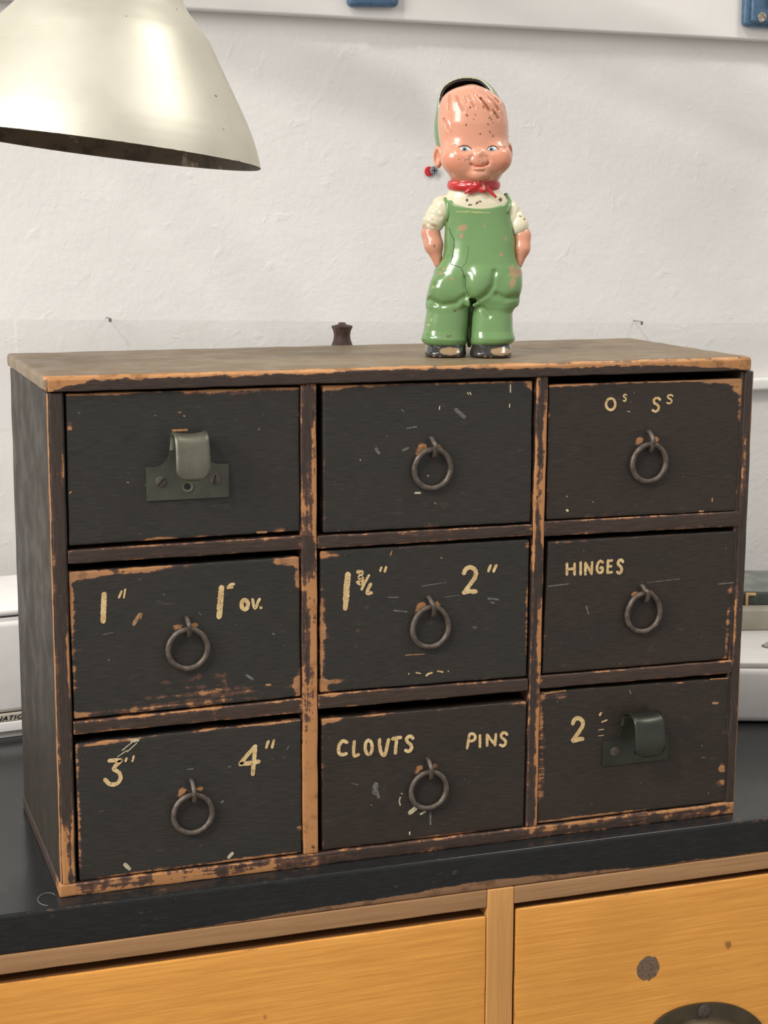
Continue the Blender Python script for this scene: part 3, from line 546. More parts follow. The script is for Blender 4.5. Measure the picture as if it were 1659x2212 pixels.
PATCH = {
 'd11': [(30, 330, 40, 1.2, .5), (130, 329, 50, 1.6, .5), (150, 235, 5, 1.5, .5), (72, 234, 8, 1.5, .7), (15, 310, 1.5, 5, .5)],
 'd12': [(185, 329, 12, 2.0, .5), (250, 329.5, 70, 1.3, .4), (330, 327, 4, 3, .5)],
 'd13': [(491, 321, 6, 5, .62), (493.5, 307, 2.5, 12, .5), (482, 324.5, 16, 2, .6), (350, 325, 20, 1.5, .5), (420, 325.5, 70, .8, .35)],
 'd21': [(20, 214, 14, 3, .7), (55, 215, 25, 2.5, .55), (13, 200, 2, 22, .4), (158, 214, 10, 3, .85), (163, 203, 2, 8, .75), (82, 141, 17, 6, .34), (118, 128, 50, 2.5, .32), (163, 128, 3, 6, .7), (60, 123, 50, 2.0, .38), (85, 131, 24, 3, .22), (110, 137, 4, 5, .35), (15, 122, 6, 2, .7), (13.5, 170, 1.2, 40, .3)],
 'd22': [(184, 217, 8, 2, .5), (180, 150, 1.5, 60, .45), (183, 164, 6, 5, .28), (190, 128, 16, 1.2, .6), (181, 124, 3, 5, .7), (328, 216, 3, 2, .5), (329.5, 165, 1.2, 22, .4), (210, 181, 12, 2, .2)],
 'd23': [(352, 215, 9, 1.0, .5), (491, 140, 1.5, 22, .5), (492, 172, 3, 3, .35), (420, 121, 30, 1.5, .15)],
 'd31': [(30, 103, 22, 1.2, .45), (110, 105, 20, 1.0, .4), (145, 104.5, 15, 1.4, .5), (14, 60, 1.2, 40, .4), (130, 11, 35, 1.2, .6), (50, 10, 35, 1.2, .35), (163, 28, 2, 2, .5)],
 'd32': [(186, 102, 8, 1.5, .6), (225, 103, 12, 1, .4), (325, 102, 8, 1.2, .5), (181, 100, 1.2, 4, .5), (260, 10, 60, 1.0, .3)],
 'd33': [(350, 104, 14, 3, .5), (343, 45, 3, 25, .55), (342, 90, 1.5, 12, .4), (490, 36, 3, 4, .8), (489, 25, 4, 3, .8), (380, 11, 50, 1.2, .5), (355, 71, 12, 8, .12)]}
DLAB = {'d11': 'black top left drawer with a bent metal hook pull', 'd12': 'black top middle drawer without writing', 'd13': 'black top right drawer lettered Os Ss', 'd21': 'black left drawer lettered 1" and 1" ov.',
 'd22': 'black centre drawer lettered 1 3/4" and 2"', 'd23': 'black right drawer lettered HINGES', 'd31': 'black bottom left drawer lettered 3" 4"', 'd32': 'black bottom middle drawer lettered CLOUTS PINS', 'd33': 'dark bottom right drawer lettered 2 with a hook pull'}
YF = .0008
def clusters(st, gap=11):
    out = []
    for i, (w, p) in enumerate(st):
        hit_ = [c for c in out if any(math.hypot(a[0] - b[0], a[1] - b[1]) < gap for _, _, q in c for a in q for b in p)]
        new = [(i, w, p)]
        for c in hit_: new += c; out.remove(c)
        out.append(new)
    return out
def torus_vf(c, R, r, n=40, m=12, tilt=0.0, egg=0.0, jag=.03, seed=1):
    rr = random.Random(seed); V = []; F = []
    js = [1 + rr.uniform(-jag, jag) for _ in range(n)]
    for i in range(n):
        a = 2 * math.pi * i / n; Rr = R * (1 + egg * max(0, math.sin(a)) ** 3)
        for k in range(m):
            b = 2 * math.pi * k / m; rad = Rr + r * js[i] * math.cos(b)
            p = Vector((rad * math.cos(a), r * js[i] * math.sin(b), rad * math.sin(a)))
            # hinge about top: bottom leans back to the drawer face
            p.y += (R - p.z) * -tilt
            V.append((c[0] + p.x, c[1] + p.y, c[2] + p.z))
    for i in range(n):
        for k in range(m): F.append([i * m + k, i * m + (k + 1) % m, ((i + 1) % n) * m + (k + 1) % m, ((i + 1) % n) * m + k])
    return V, F
def ring_pull(dobj, key):
    x, z, _, zt, lean = RING[key]; x /= 1000; z /= 1000; zt /= 1000
    sd = sum(map(ord, key))
    egg = .16 if key in ('d22', 'd23') else 0.03
    V, F = torus_vf((x, YF - .0034, z), .0131, .00195, tilt=-.045, egg=egg, seed=sd)
    mk('ring', V, F, M_iron, dobj)
    s = math.tan(math.radians(lean)) * -1
    top = Vector((x - s * .004, YF + .001, zt - .0008)); bot = Vector((x + s * .004 + .0006, YF + .001, z + .0092))
    P = [top, top + Vector((0, -.0030, .0004)), top + Vector((s * .0015, -.0062, -.0016)), Vector((x + s * .002, YF - .0075, z + .0165)), bot + Vector((0, -.0058, .0012)), bot + Vector((0, -.0030, -.0004)), bot]
    Q = []
    E = [P[0]] + P + [P[-1]]
    for i in range(1, len(E) - 2):
        for k in range(4):
            t = k / 4; a, b, c, d = E[i - 1:i + 3]; Q.append(.5 * ((2 * b) + (c - a) * t + (2 * a - 5 * b + 4 * c - d) * t * t + (3 * b - a - 3 * c + d) * t ** 3))
    Q.append(P[-1])
    V, F = tube_vf(Q, [.00125 + .0004 * math.sin(math.pi * i / len(Q)) for i in range(len(Q))], 10)
    mk('staple', V, F, M_iron, dobj)
def hook_pull(dobj, cx, z0, z1, hw, mat, lift, wd_, pmat):
    """plate with a neck that curls forward and down into a tongue"""
    zt = z1 + .0165; nw = .0112
    out = []
    for i in range(9):  # concave shoulder from plate top up to neck
        t = i / 8; a = math.pi / 2 * t
        out.append((nw + (.0100) * (1 - math.sin(a)), z1 + (zt - z1) * .62 * (1 - math.cos(a))))
    L = [(cx - hw, z0), (cx + hw, z0), (cx + hw, z1)] + [(cx + a, b) for a, b in out] + [(cx - a, b) for a, b in out[::-1]] + [(cx - hw, z1)]
    n = len(L); V = [(a, YF - .0012, b) for a, b in L] + [(a, YF, b) for a, b in L]
    F = [list(range(n))] + [[i, i + n, (i + 1) % n + n, (i + 1) % n] for i in range(n)]
    pl = mk('hook_plate', V, F, pmat, dobj, smooth=False)
    # tongue: a curled strip
    V = []; F = []; rows = 26; cols = 10; zn = out[-1][1] + z1 * 0
    zn = z1 + (zt - z1) * .60
    path = []
    for i in range(rows):
        t = i / (rows - 1)
        if t < .22: u = t / .22; path.append((YF - .0008 - .0004 * u, zn + (zt - zn) * .72 * u))
        elif t < .5:
            u = (t - .22) / .28; a = math.pi * .92 * u
            path.append((YF - .0012 - lift * .5 * (1 - math.cos(a)), zn + (zt - zn) * .72 + .0062 * math.sin(a)))
        else:
            u = (t - .5) / .5; y0, zz0 = path_end = (YF - .0012 - lift * .5 * (1 - math.cos(math.pi * .92)), zn + (zt - zn) * .72 + .0062 * math.sin(math.pi * .92))
            path.append((y0 - .0022 * math.sin(u * math.pi * .8) - .0008 * u, zz0 - .0235 * u))
    for i, (y, z) in enumerate(path):
        t = i / (rows - 1); w = wd_ * (1.0 if t < .85 else math.sqrt(max(0.05, 1 - ((t - .85) / .16) ** 2)) * 1.0)
        w *= 1 - .05 * math.sin(t * math.pi)
        for k in range(cols):
            s = -1 + 2 * k / (cols - 1); V.append((cx + s * w, y - (.0 if t < .3 else -.0012 * s * s * 0 ), z + (.0016 * s * s if .2 < t < .62 else 0)))
    for i in range(rows - 1):
        for k in range(cols - 1): a = i * cols + k; F.append([a, a + 1, a + cols + 1, a + cols])
    tg = mk('hook_tongue', V, F, mat, dobj); md = tg.modifiers.new('thick', 'SOLIDIFY'); md.thickness = .0013; md.offset = 0
    return pl
for key, q in DR.items():
    x0 = min(q[0][0], q[3][0]) / 1000; x1 = max(q[1][0], q[2][0]) / 1000; z1 = max(q[0][1], q[1][1]) / 1000; z0 = min(q[2][1], q[3][1]) / 1000
    QQ = [(a / 1000, b / 1000) for a, b in q]
    def wrp(v, x0=x0, x1=x1, z0=z0, z1=z1, QQ=QQ):
        s = (v[0] - x0) / (x1 - x0); t = (v[2] - z0) / (z1 - z0)
        v[0] = (QQ[3][0] * (1 - s) + QQ[2][0] * s) * (1 - t) + (QQ[0][0] * (1 - s) + QQ[1][0] * s) * t
        v[2] = (QQ[3][1] * (1 - s) + QQ[2][1] * s) * (1 - t) + (QQ[0][1] * (1 - s) + QQ[1][1] * s) * t
    pts = list(PATCH[key])
    if key in RING:
        rx, rz, _, zt, _ = RING[key]
        pts += [(rx - 6, zt - 6.5, 3.0, 2.4, .82), (rx + 5.5, zt - 6.5, 2.8, 2.2, .78), (rx - 9, zt - 10, 2.5, 2, .4)]
    d = plank('drawer', (x0, YF, z0), (x1, .013, z1), M_drawer_r if key in ('d13', 'd23', 'd33', 'd32') else M_drawer, CH, r=.0012, wear=.36, w=.0013, steps=(.0018, .02, .0018), patches=pts, warp=wrp, edgeamp=.0003)
    d['label'] = DLAB[key]
    tr = join(rbox_vf((x0 + .002, .013, z0 + .001), (x0 + .008, .165, z1 - .010), .0004, .1), rbox_vf((x1 - .008, .013, z0 + .001), (x1 - .002, .165, z1 - .010), .0004, .1), rbox_vf((x0 + .008, .013, z0 + .001), (x1 - .008, .165, z0 + .005), .0004, .1), rbox_vf((x0 + .002, .160, z0 + .001), (x1 - .002, .166, z1 - .012), .0004, .1))
    mk('tray', *tr, M_inside, d, smooth=False)
    if key in LETTERS:
        for cl in clusters(LETTERS[key]):
            V, F = join(*[stroke_vf(w, p, YF, .00024 + .00003 * (i % 7), i) for i, w, p in cl]); mk('painted_lettering', V, F, M_letter, d, smooth=False)
    if key == 'd21':
        V, F = join(*[stroke_vf(w, p, YF, .0002, i) for i, (w, p) in enumerate(LETTERS['d21f'])]); mk('faded_mark', V, F, M_letter_f, d, smooth=False)
    for cn, st in SPOTS.get(key, []):
      for cl in clusters(st, 16):
        V, F = join(*[stroke_vf(w, p, YF, .00012 + .00002 * (i % 6), i + 50) for i, w, p in cl])
        mk({'pale': 'paint_splash', 'grey': 'grey_scuff', 'tan': 'wood_chip'}[cn], V, F, {'pale': M_pale, 'grey': M_grey, 'tan': M_tan}[cn], d, smooth=False)
    if key in RING: ring_pull(d, key)
    if key == 'd11':
        hook_pull(d, .0896, .2600, .2818, .0270, M_brass, .0150, .0115, M_plate)
        for sx, ang in ((.0720, .8), (.1070, 1.35)):
            V, F = ydisc([(.0036, 0), (.0036, .0008), (.0030, .0011), (.0005, .0012)]); V = [(x + sx, y + YF - .0011, z + .2722) for x, y, z in V]
            s_ = mk('screw', V, F, M_screw, d, sharp=.6)
            V, F = xform(rbox_vf((-.0031, -.0003, -.0004), (.0031, .0002, .0004), .0001, .01), Matrix.Translation((sx, YF - .0023, .2722)) @ Matrix.Rotation(-ang, 4, 'Y'))
            mk('screw_slot', V, F, M_black, d)
        V, F = ydisc([(.0036, 0), (.0036, .0007), (.0022, .0003), (.0020, .0002)]); V = [(x + .0893, y + YF - .0011, z + .2682) for x, y, z in V]; mk('empty_screw_hole', V, F, M_brass, d, sharp=.6)
        V, F = blob_vf(.0893, .2682, .0020, .0020, YF - .0015, 14, .03, .0003); mk('hole', V, F, M_black, d, smooth=False)
    if key == 'd33':
        hook_pull(d, .4170, .0482, .0668, .0265, M_brass_d, .0200, .0125, M_brass_d)
        V, F = ydisc([(.0036, 0), (.0036, .0007), (.0030, .0010), (.0005, .0011)]); V = [(x + .4000, y + YF - .0011, z + .0585) for x, y, z in V]; mk('screw', V, F, M_screw, d, sharp=.6)
        V, F = blob_vf(.4172, .0560, .0017, .0017, YF - .0012, 14, .03, .0003); mk('hole', V, F, M_black, d, smooth=False)

# turned post behind the chest
V, F = rev_vf([(.0070, 0), (.0070, .3300), (.0086, .3385), (.0081, .3405), (.0068, .3440), (.0063, .3475), (.0068, .3510), (.0082, .3540), (.0080, .3550), (.0030, .3562), (.0026, .3575), (.0006, .3577)], 24, cap=True)
o = mk('turned_peg', V, F, simple('dark_turned_wood', lin(82, 62, 54), .6, var=.3, scale=200)); o.location = (.2575, .2000, 0); setp(o, 'dark turned wooden peg whose waisted head rises behind the drawer chest', 'peg')
# curled fibre on the worktop
P = [(-.0085 + .0055 * math.cos(a) * (1 + .05 * a), .0045 + .0080 * math.sin(a) - .002 * a, .0004 + .0001 * a) for a in [i * .25 for i in range(19)]]
V, F = tube_vf(P, .00012, 6); o = mk('loose_fibre', V, F, simple('pale_fibre', (.45, .43, .4), .5)); setp(o, 'fine pale curled fibre on the black worktop by the chest corner', 'fibre')
# ------------------------------------------------------------------ the workshop lamp
def lamp_mat():
    m, t, b = nt('aged_cream_silver_enamel'); n = N(t); c = n.coord()
    k = n.noise(c, 12, 4); col = n.mix(n.step(k, .3, .7), (.60, .57, .47), (.69, .66, .56))
    st = n.step(n.noise(n.coord((14, 14, 90)), 2.0, 5, .7), .58, .80, 0, .35); col = n.mix(st, col, (.40, .37, .29))
    ch = n.step(n.noise(c, 130, 3, .5), .735, .76, 0, .9); col = n.mix(ch, col, (.12, .10, .07))
    wr = n.attr('wear'); e = n.step(n.math('ADD', wr, n.math('MULTIPLY', n.noise(c, 160, 5), .6)), .80, .92, 0, .85); col = n.mix(e, col, (.13, .10, .07))
    n.link(col, b.inputs['Base Color']); b.inputs['Metallic'].default_value = .6
    n.link(n.step(k, .3, .7, .42, .52), b.inputs['Roughness']); n.bump(b, n.noise(c, 300, 3), .06, .0003); return m
M_shade = lamp_mat()
def lining_mat():
    m, t, b = nt('rusty_brown_lining'); n = N(t); c = n.coord(); k = n.noise(c, 55, 6, .65)
    col = n.mix(n.step(k, .35, .55), (.055, .038, .024), (.12, .085, .05)); col = n.mix(n.step(n.noise(c, 38, 4), .60, .68), col, (.42, .34, .22))
    n.link(col, b.inputs['Base Color']); b.inputs['Roughness'].default_value = .6; return m
PX = .0003096
LC = Vector((0.0525, 0.0998, 0.4866)) + Vector((0, 0, -.0022))
cx_, dn_, fw_ = Vector((0.9454, -0.3259, 0.0027)), Vector((-0.0543, -0.1658, -0.9847)), Vector((0.3213, 0.9308, -0.1744))
vv = (LC - Vector((-.147558, -1.074372, .445338))).normalized()
e_ = (cx_ * .0975 - dn_ * .995); e_ = (e_ - vv * e_.dot(vv)).normalized()
ax_ = (e_ + vv * .050).normalized()
bx_ = ax_.cross(vv).normalized(); by_ = ax_.cross(bx_).normalized()
LM = Matrix(((bx_.x, by_.x, ax_.x, LC.x), (bx_.y, by_.y, ax_.y, LC.y), (bx_.z, by_.z, ax_.z, LC.z), (0, 0, 0, 1)))
lamp = empty('desk_lamp', (0, 0, 0), 'large aged cream metal lamp shade hanging at the top left of the photo', 'lamp'); lamp.matrix_world = LM
prof = [(360, 0), (354, 18), (347, 37), (336, 62), (322, 88), (303, 120), (281, 155), (254, 198), (222, 250), (194, 282), (170, 306), (157, 325), (150, 345), (143, 380), (120, 410), (96, 425)]
pr2 = []
for i in range(len(prof) - 1):
    for k in range(3):
        t = k / 3; pr2.append(tuple(prof[i][j] * (1 - t) + prof[i + 1][j] * t for j in (0, 1)))
pr2.append(prof[-1])
V, F = rev_vf([(r * PX, h * PX) for r, h in pr2], 96)
W = [.55 * math.exp(-v[2] / .0012) for v in V]
mk('lamp_shade', V, F, M_shade, lamp, attrs={'wear': W})
V, F = rev_vf([((r - 3.5) * PX, h * PX + .0003) for r, h in pr2], 96); F = [f[::-1] for f in F]
V2, F2 = rev_vf([(360 * PX, 0), (358.5 * PX, -.0006), (356.5 * PX, .0003)], 96)
mk('shade_lining', *join((V, F), (V2, F2)), lining_mat(), lamp)
V, F = join(rev_vf([(96 * PX, 425 * PX), (90 * PX, 432 * PX), (90 * PX, 620 * PX), (60 * PX, 650 * PX), (.001, 652 * PX)], 40))
mk('lamp_neck', V, F, M_shade, lamp, attrs={'wear': [0] * len(V)})
V, F = rev_vf([(.001, .020), (.012, .022), (.026, .040), (.030, .058), (.024, .078), (.014, .095), (.014, .128)], 32)
mk('bulb', V, F, simple('frosted_bulb_glass', (.7, .7, .68), .3), lamp)
# the lamp's two jointed arms run up and away to the left, above the picture
inv = LM.inverted()
def lampobj(name, vf, mat): return mk(name, [tuple(inv @ Vector(v)) for v in vf[0]], vf[1], mat, lamp)
top = LM @ Vector((0, 0, 650 * PX))
kn = Vector((-.30, .30, 1.05)); foot = Vector((-.62, WALLY - .03, .86))
off = Vector((.0, .03, .0))
M_arm = simple('grey_lamp_arm', (.35, .34, .32), .4, .5)
lampobj('arm', tube_vf([top, top.lerp(kn, .5), kn], .007, 14), M_arm)
lampobj('arm', tube_vf([kn, kn.lerp(foot, .5), foot], .009, 14), M_arm)
lampobj('joint', tube_vf([kn + Vector((0, -.02, 0)), kn + Vector((0, .02, 0))], .016, 20), M_arm)
lampobj('wall_plate', rbox_vf((foot.x - .03, WALLY - .035, foot.z - .04), (foot.x + .03, WALLY, foot.z + .04), .004, .05), M_arm)

# ------------------------------------------------------------------ figurine (plaster boy), grown from distance fields
def smin(a, b, k): h = np.clip(.5 + .5 * (b - a) / k, 0, 1); return b * (1 - h) + a * h - k * h * (1 - h)
def smax(a, b, k): return -smin(-a, -b, k)
def ell(P, c, r, rot=0.0):
    x, y, z = P[0] - c[0], P[1] - c[1], P[2] - c[2]
    if rot: cr, sr = math.cos(rot), math.sin(rot); x, z = x * cr + z * sr, -x * sr + z * cr
    k0 = np.sqrt((x / r[0]) ** 2 + (y / r[1]) ** 2 + (z / r[2]) ** 2); k1 = np.sqrt((x / r[0] ** 2) ** 2 + (y / r[1] ** 2) ** 2 + (z / r[2] ** 2) ** 2) + 1e-9
    return k0 * (k0 - 1) / k1
def cap(P, a, b, ra, rb):
    ax, ay, az = a; dx, dy, dz = b[0] - ax, b[1] - ay, b[2] - az; L = dx * dx + dy * dy + dz * dz
    x, y, z = P[0] - ax, P[1] - ay, P[2] - az; t = np.clip((x * dx + y * dy + z * dz) / L, 0, 1)
    return np.sqrt((x - t * dx) ** 2 + (y - t * dy) ** 2 + (z - t * dz) ** 2) - (ra + (rb - ra) * t)
def loft(P, T, p=2.3, zk=6):
    T = sorted(T); Z = [t[0] for t in T]; z = P[2]
    zz = np.linspace(Z[0], Z[-1], 200); ker = np.hanning(13); ker /= ker.sum()
    def ip(i):
        y = np.interp(zz, Z, [t[i] for t in T]); ys = np.convolve(np.pad(y, 6, mode='edge'), ker, 'valid'); return np.interp(z, zz, ys)
    xl, xr, yf, yb = ip(1), ip(2), ip(3), ip(4)
    a = (xr - xl) / 2; b = (yb - yf) / 2; xc = (xl + xr) / 2; yc = (yf + yb) / 2
    k = (np.abs((P[0] - xc) / a) ** p + np.abs((P[1] - yc) / b) ** p) ** (1 / p)
    d = (k - 1) * np.minimum(a, b)
    return smax(d, np.maximum(Z[0] - z, z - Z[-1]), zk)
def seg2(P, pts):
    """distance in the front view to a polyline of (x,z)"""
    d = None
    for (a, b) in zip(pts[:-1], pts[1:]):
        dx, dz = b[0] - a[0], b[1] - a[1]; L = dx * dx + dz * dz + 1e-9
        t = np.clip(((P[0] - a[0]) * dx + (P[2] - a[1]) * dz) / L, 0, 1); q = np.hypot(P[0] - a[0] - t * dx, P[2] - a[1] - t * dz)
        d = q if d is None else np.minimum(d, q)
    return d
def groove(P, d, pts, depth, w, ymax=0): return d + depth * np.exp(-(seg2(P, pts) / w) ** 2) * (P[1] < ymax)
def surfnet(f, lo, hi, h):
    ax = [np.arange(lo[i], hi[i] + h, h, dtype=np.float64) for i in range(3)]
    X, Y, Z = np.meshgrid(*ax, indexing='ij'); v = f((X, Y, Z)).astype(np.float64); del X, Y, Z
    n = v.shape; s = v < 0
    cs = tuple(k - 1 for k in n); acc = np.zeros(cs + (3,)); cnt = np.zeros(cs)
    quads = []
    act = np.zeros(cs, bool)
    for a in range(3):
        A = np.take(v, range(n[a] - 1), a); B = np.take(v, range(1, n[a]), a); cr = (A < 0) != (B < 0)
        t = np.where(cr, A / np.where(cr, A - B, 1), 0)
        I = np.argwhere(cr); tt = t[cr]; b, c = (a + 1) % 3, (a + 2) % 3
        pos = I.astype(float); pos[:, a] += tt
        neg = (A < 0)[cr]
        ids = []
        for ob in (0, 1):
            for oc in (0, 1):
                J = I.copy(); J[:, b] -= ob; J[:, c] -= oc
                ok = (J >= 0).all(1) & (J[:, 0] < cs[0]) & (J[:, 1] < cs[1]) & (J[:, 2] < cs[2])
                Jk = J[ok]; np.add.at(acc, tuple(Jk.T), pos[ok]); np.add.at(cnt, tuple(Jk.T), 1)
                ids.append((J, ok))
        okall = ids[0][1] & ids[1][1] & ids[2][1] & ids[3][1]
        q = [np.ravel_multi_index(tuple(ids[k][0][okall].T), cs) for k in (0, 1, 3, 2)]
        q = np.stack(q, 1); ng = neg[okall]; q[ng] = q[ng][:, ::-1]; quads.append(q)
    Q = np.concatenate(quads); m = cnt > 0; idx = -np.ones(cnt.size, dtype=np.int64); flat = m.ravel(); idx[flat] = np.arange(flat.sum())
    V = acc[m] / cnt[m][:, None]; V = V * h + np.array(lo); return V, idx[Q]
FK = .000317
def fig_vec(p): return (p[0] * FK, p[1] * FK, p[2] * FK)
_az = math.radians(21.8)
FB = Vector((.3012, .0468, Hc)) + Vector((math.sin(_az), math.cos(_az), 0)) * .0185
fig = empty('boy_figurine', FB, 'painted plaster boy figurine in green dungarees and red neckerchief standing on the chest', 'figurine', rz=-_az)
def paintmat(name, rough=.22, spec=.5, coat=.5, bump=.12, tint=None):
    m, t, b = nt(name); n = N(t); c = n.coord(); col = n.attr('paint', 0)
    col = n.mix(n.step(n.noise(c, 70, 4), .35, .8, 0, .22), col, n.mix(.5, col, tint or (.25, .18, .1)))
    ch = n.step(n.noise(c, 520, 2, .5), .785, .80, 0, .7); col = n.mix(ch, col, (.16, .09, .05))
    n.link(col, b.inputs['Base Color']); n.link(n.step(n.noise(c, 90, 4), .3, .7, rough - .06, rough + .12), b.inputs['Roughness'])
    b.inputs['Specular IOR Level'].default_value = spec; b.inputs['Coat Weight'].default_value = coat; b.inputs['Coat Roughness'].default_value = .12
    n.bump(b, n.noise(c, 260, 4), bump, .0004); return m
def blobs(V, C, L, col, jag=.35, ymax=0):
    for (x, z, rx, rz) in L:
        k = V[:, 1] < ymax; ang = np.arctan2(V[:, 2] - z, V[:, 0] - x)
        d = np.hypot((V[:, 0] - x) / rx, (V[:, 2] - z) / rz) * (1 + jag * np.sin(ang * 3 + x) * np.cos(ang * 5 + z)); C[k & (d < 1)] = col
def grow(name, f, lo, hi, h, colf, mat, parent=None):
    V, Q = surfnet(f, lo, hi, h)
    C = colf(V)
    return mk(name, V * FK, Q, mat, parent or fig, cols=C), V
FLESH = np.array(lin(216, 152, 124)); GREEN = np.array(lin(110, 148, 92)); CREAM = np.array(lin(226, 218, 190)); REDC = np.array(lin(190, 40, 42)); BLACKC = np.array(lin(34, 34, 38)); WEARC = np.array(lin(196, 160, 118)); CHIP = np.array(lin(92, 62, 50))
def cc(x, y, o=(860, 140), s=4.879): return ((o[0] + x / s) - 1010, 778 - (o[1] + y / s))
def c2(x, y): return cc(x, y, (860, 400))
def c3(x, y): return cc(x, y, (900, 160), 7.213)
HAIR = [[c3(465, 360), c3(468, 480), c3(472, 590)], [c3(575, 380), c3(640, 520), c3(692, 600)], [c3(700, 370), c3(735, 480)], [c3(755, 360), c3(810, 450), c3(862, 560)], [c3(900, 370), c3(1020, 500), c3(1110, 620)],
        [c3(860, 262), c3(1050, 370), c3(1160, 470), c3(1230, 590)], [c3(890, 235), c3(1090, 320), c3(1235, 470)], [c3(385, 730), c3(450, 890)], [c3(960, 420), c3(1080, 590)], [c3(1150, 600), c3(1230, 720)]]
HEAD_T = [(360, -34, 60, -46, 44), (372, -36, 58, -48, 46), (385, -40, 62, -56, 50), (396, -46, 70, -68, 56), (410, -52, 76, -76, 60), (424, -58, 82, -80, 64), (440, -62, 85, -80, 68), (458, -65, 85, -74, 72), (478, -69, 85, -74, 76), (508, -72, 84, -76, 80), (532, -70, 80, -74, 80), (552, -68, 75, -70, 76), (566, -62, 62, -64, 72), (577, -52, 49, -54, 62), (586, -35, 32, -40, 48), (591, -18, 18, -24, 30), (594, -6, 12, -10, 16)]
def head_core(P):
    d = loft(P, HEAD_T, 2.15, 8)
    return d
def head_f(P):
    d = head_core(P)
    d = smin(d, ell(P, (-28, -48, 432), (34, 30, 30)), 24); d = smin(d, ell(P, (64, -46, 434), (27, 28, 28)), 24)   # cheeks
    d = smin(d, ell(P, (20, -62, 400), (22, 20, 15)), 10)                                                          # chin
    d = smax(d, -ell(P, (-11, -88, 453), (20, 14, 9), .06), 7); d = smax(d, -ell(P, (50, -86, 453), (19, 14, 9), -.06), 7)  # sockets
    d = smin(d, ell(P, (21, -76, 443), (7.5, 9, 8)), 8); d = smin(d, ell(P, (21, -68, 430), (17, 11, 8.5)), 9)         # nose bridge and tip
    d = groove(P, d, [c_ for c_ in (cc(745, 1060), cc(790, 1078), cc(840, 1083), cc(895, 1072), cc(925, 1050))], 3.6, 2.6)
    d = groove(P, d, [cc(745, 985), cc(735, 1020), cc(750, 1060)], 2.6, 4); d = groove(P, d, [cc(915, 985), cc(935, 1020), cc(925, 1055)], 2.6, 4)
    d = smin(d, ell(P, (20, -80, 411), (12, 6, 4)), 4)                                                             # lower lip
    d = groove(P, d, [cc(560, 870), cc(620, 893)], 2.5, 3); d = groove(P, d, [cc(1035, 893), cc(1110, 893)], 2.5, 3)
    for g in HAIR: d = groove(P, d, g, 4.2, 2.4, 10)
    for g in HAIR: d = groove(P, d, [(x + 5, z) for x, z in g], -1.6, 2.8, 10)
    for s, c, r in ((-1, (-70, 4, 438), (11, 15, 25)), (1, (86, 8, 446), (8, 14, 24))):                               # ears
        e = ell(P, c, r); e = smax(e, -ell(P, (c[0] - 3 * (s < 0), c[1] - 12, c[2] + 1), (6.5, 9, 17)), 3); d = smin(d, e, 3)
    return d
def head_c(V):
    C = np.tile(FLESH, (len(V), 1)); P = (V[:, 0], V[:, 1], V[:, 2]); fr = V[:, 1] < 0
    def ln(pts, w, col, a=1.0):
        k = (seg2(P, pts) < w) & fr; C[k] = C[k] * (1 - a) + np.array(col) * a
    for g in HAIR: ln(g, 2.2, FLESH * .68, .35)
    ln([cc(745, 1060), cc(790, 1078), cc(840, 1083), cc(895, 1072), cc(925, 1050)], 1.1, lin(165, 80, 65))
    k = fr & (np.hypot((V[:, 0] + 34) / 26, (V[:, 2] - 428) / 18) < 1); C[k] = C[k] * np.array([1.0, .88, .85])
    k = fr & (np.hypot((V[:, 0] - 68) / 22, (V[:, 2] - 428) / 18) < 1); C[k] = C[k] * np.array([1.0, .88, .85])
    pts = [(688, 655, 2.3), (916, 648, 2.2), (695, 555, 3), (785, 553, 2), (982, 531, 2), (868, 463, 2), (842, 380, 2.2), (872, 480, 1.5), (935, 580, 2.6), (950, 600, 2.6), (972, 628, 1.8), (940, 725, 2), (950, 745, 2), (972, 768, 1.7), (838, 748, 2), (765, 598, 1.5), (615, 1010, 1.6), (685, 1018, 1.7), (712, 1012, 1.6), (830, 1030, 1.5), (868, 1050, 1.6), (730, 475, 3)]
    blobs(V, C, [cc(x, y) + (r * .78, r * .85) for x, y, r in pts], CHIP)
    return C
M_flesh = paintmat('flesh_enamel', .24, coat=.6, tint=(.60, .30, .18))
head, HV = grow('head', head_f, (-92, -112, 352), (104, 92, 604), 1.7, head_c, M_flesh)
head.name = 'head'
bvh = BVHTree.FromPolygons([tuple(v.co) for v in head.data.vertices], [tuple(p.vertices) for p in head.data.polygons])
def on_surface(bv, x, z, off=0.0):
    h = bv.ray_cast(Vector((x * FK, -.2, z * FK)), Vector((0, 1, 0)))
    return (h[0].y / FK if h[0] else 0) - off
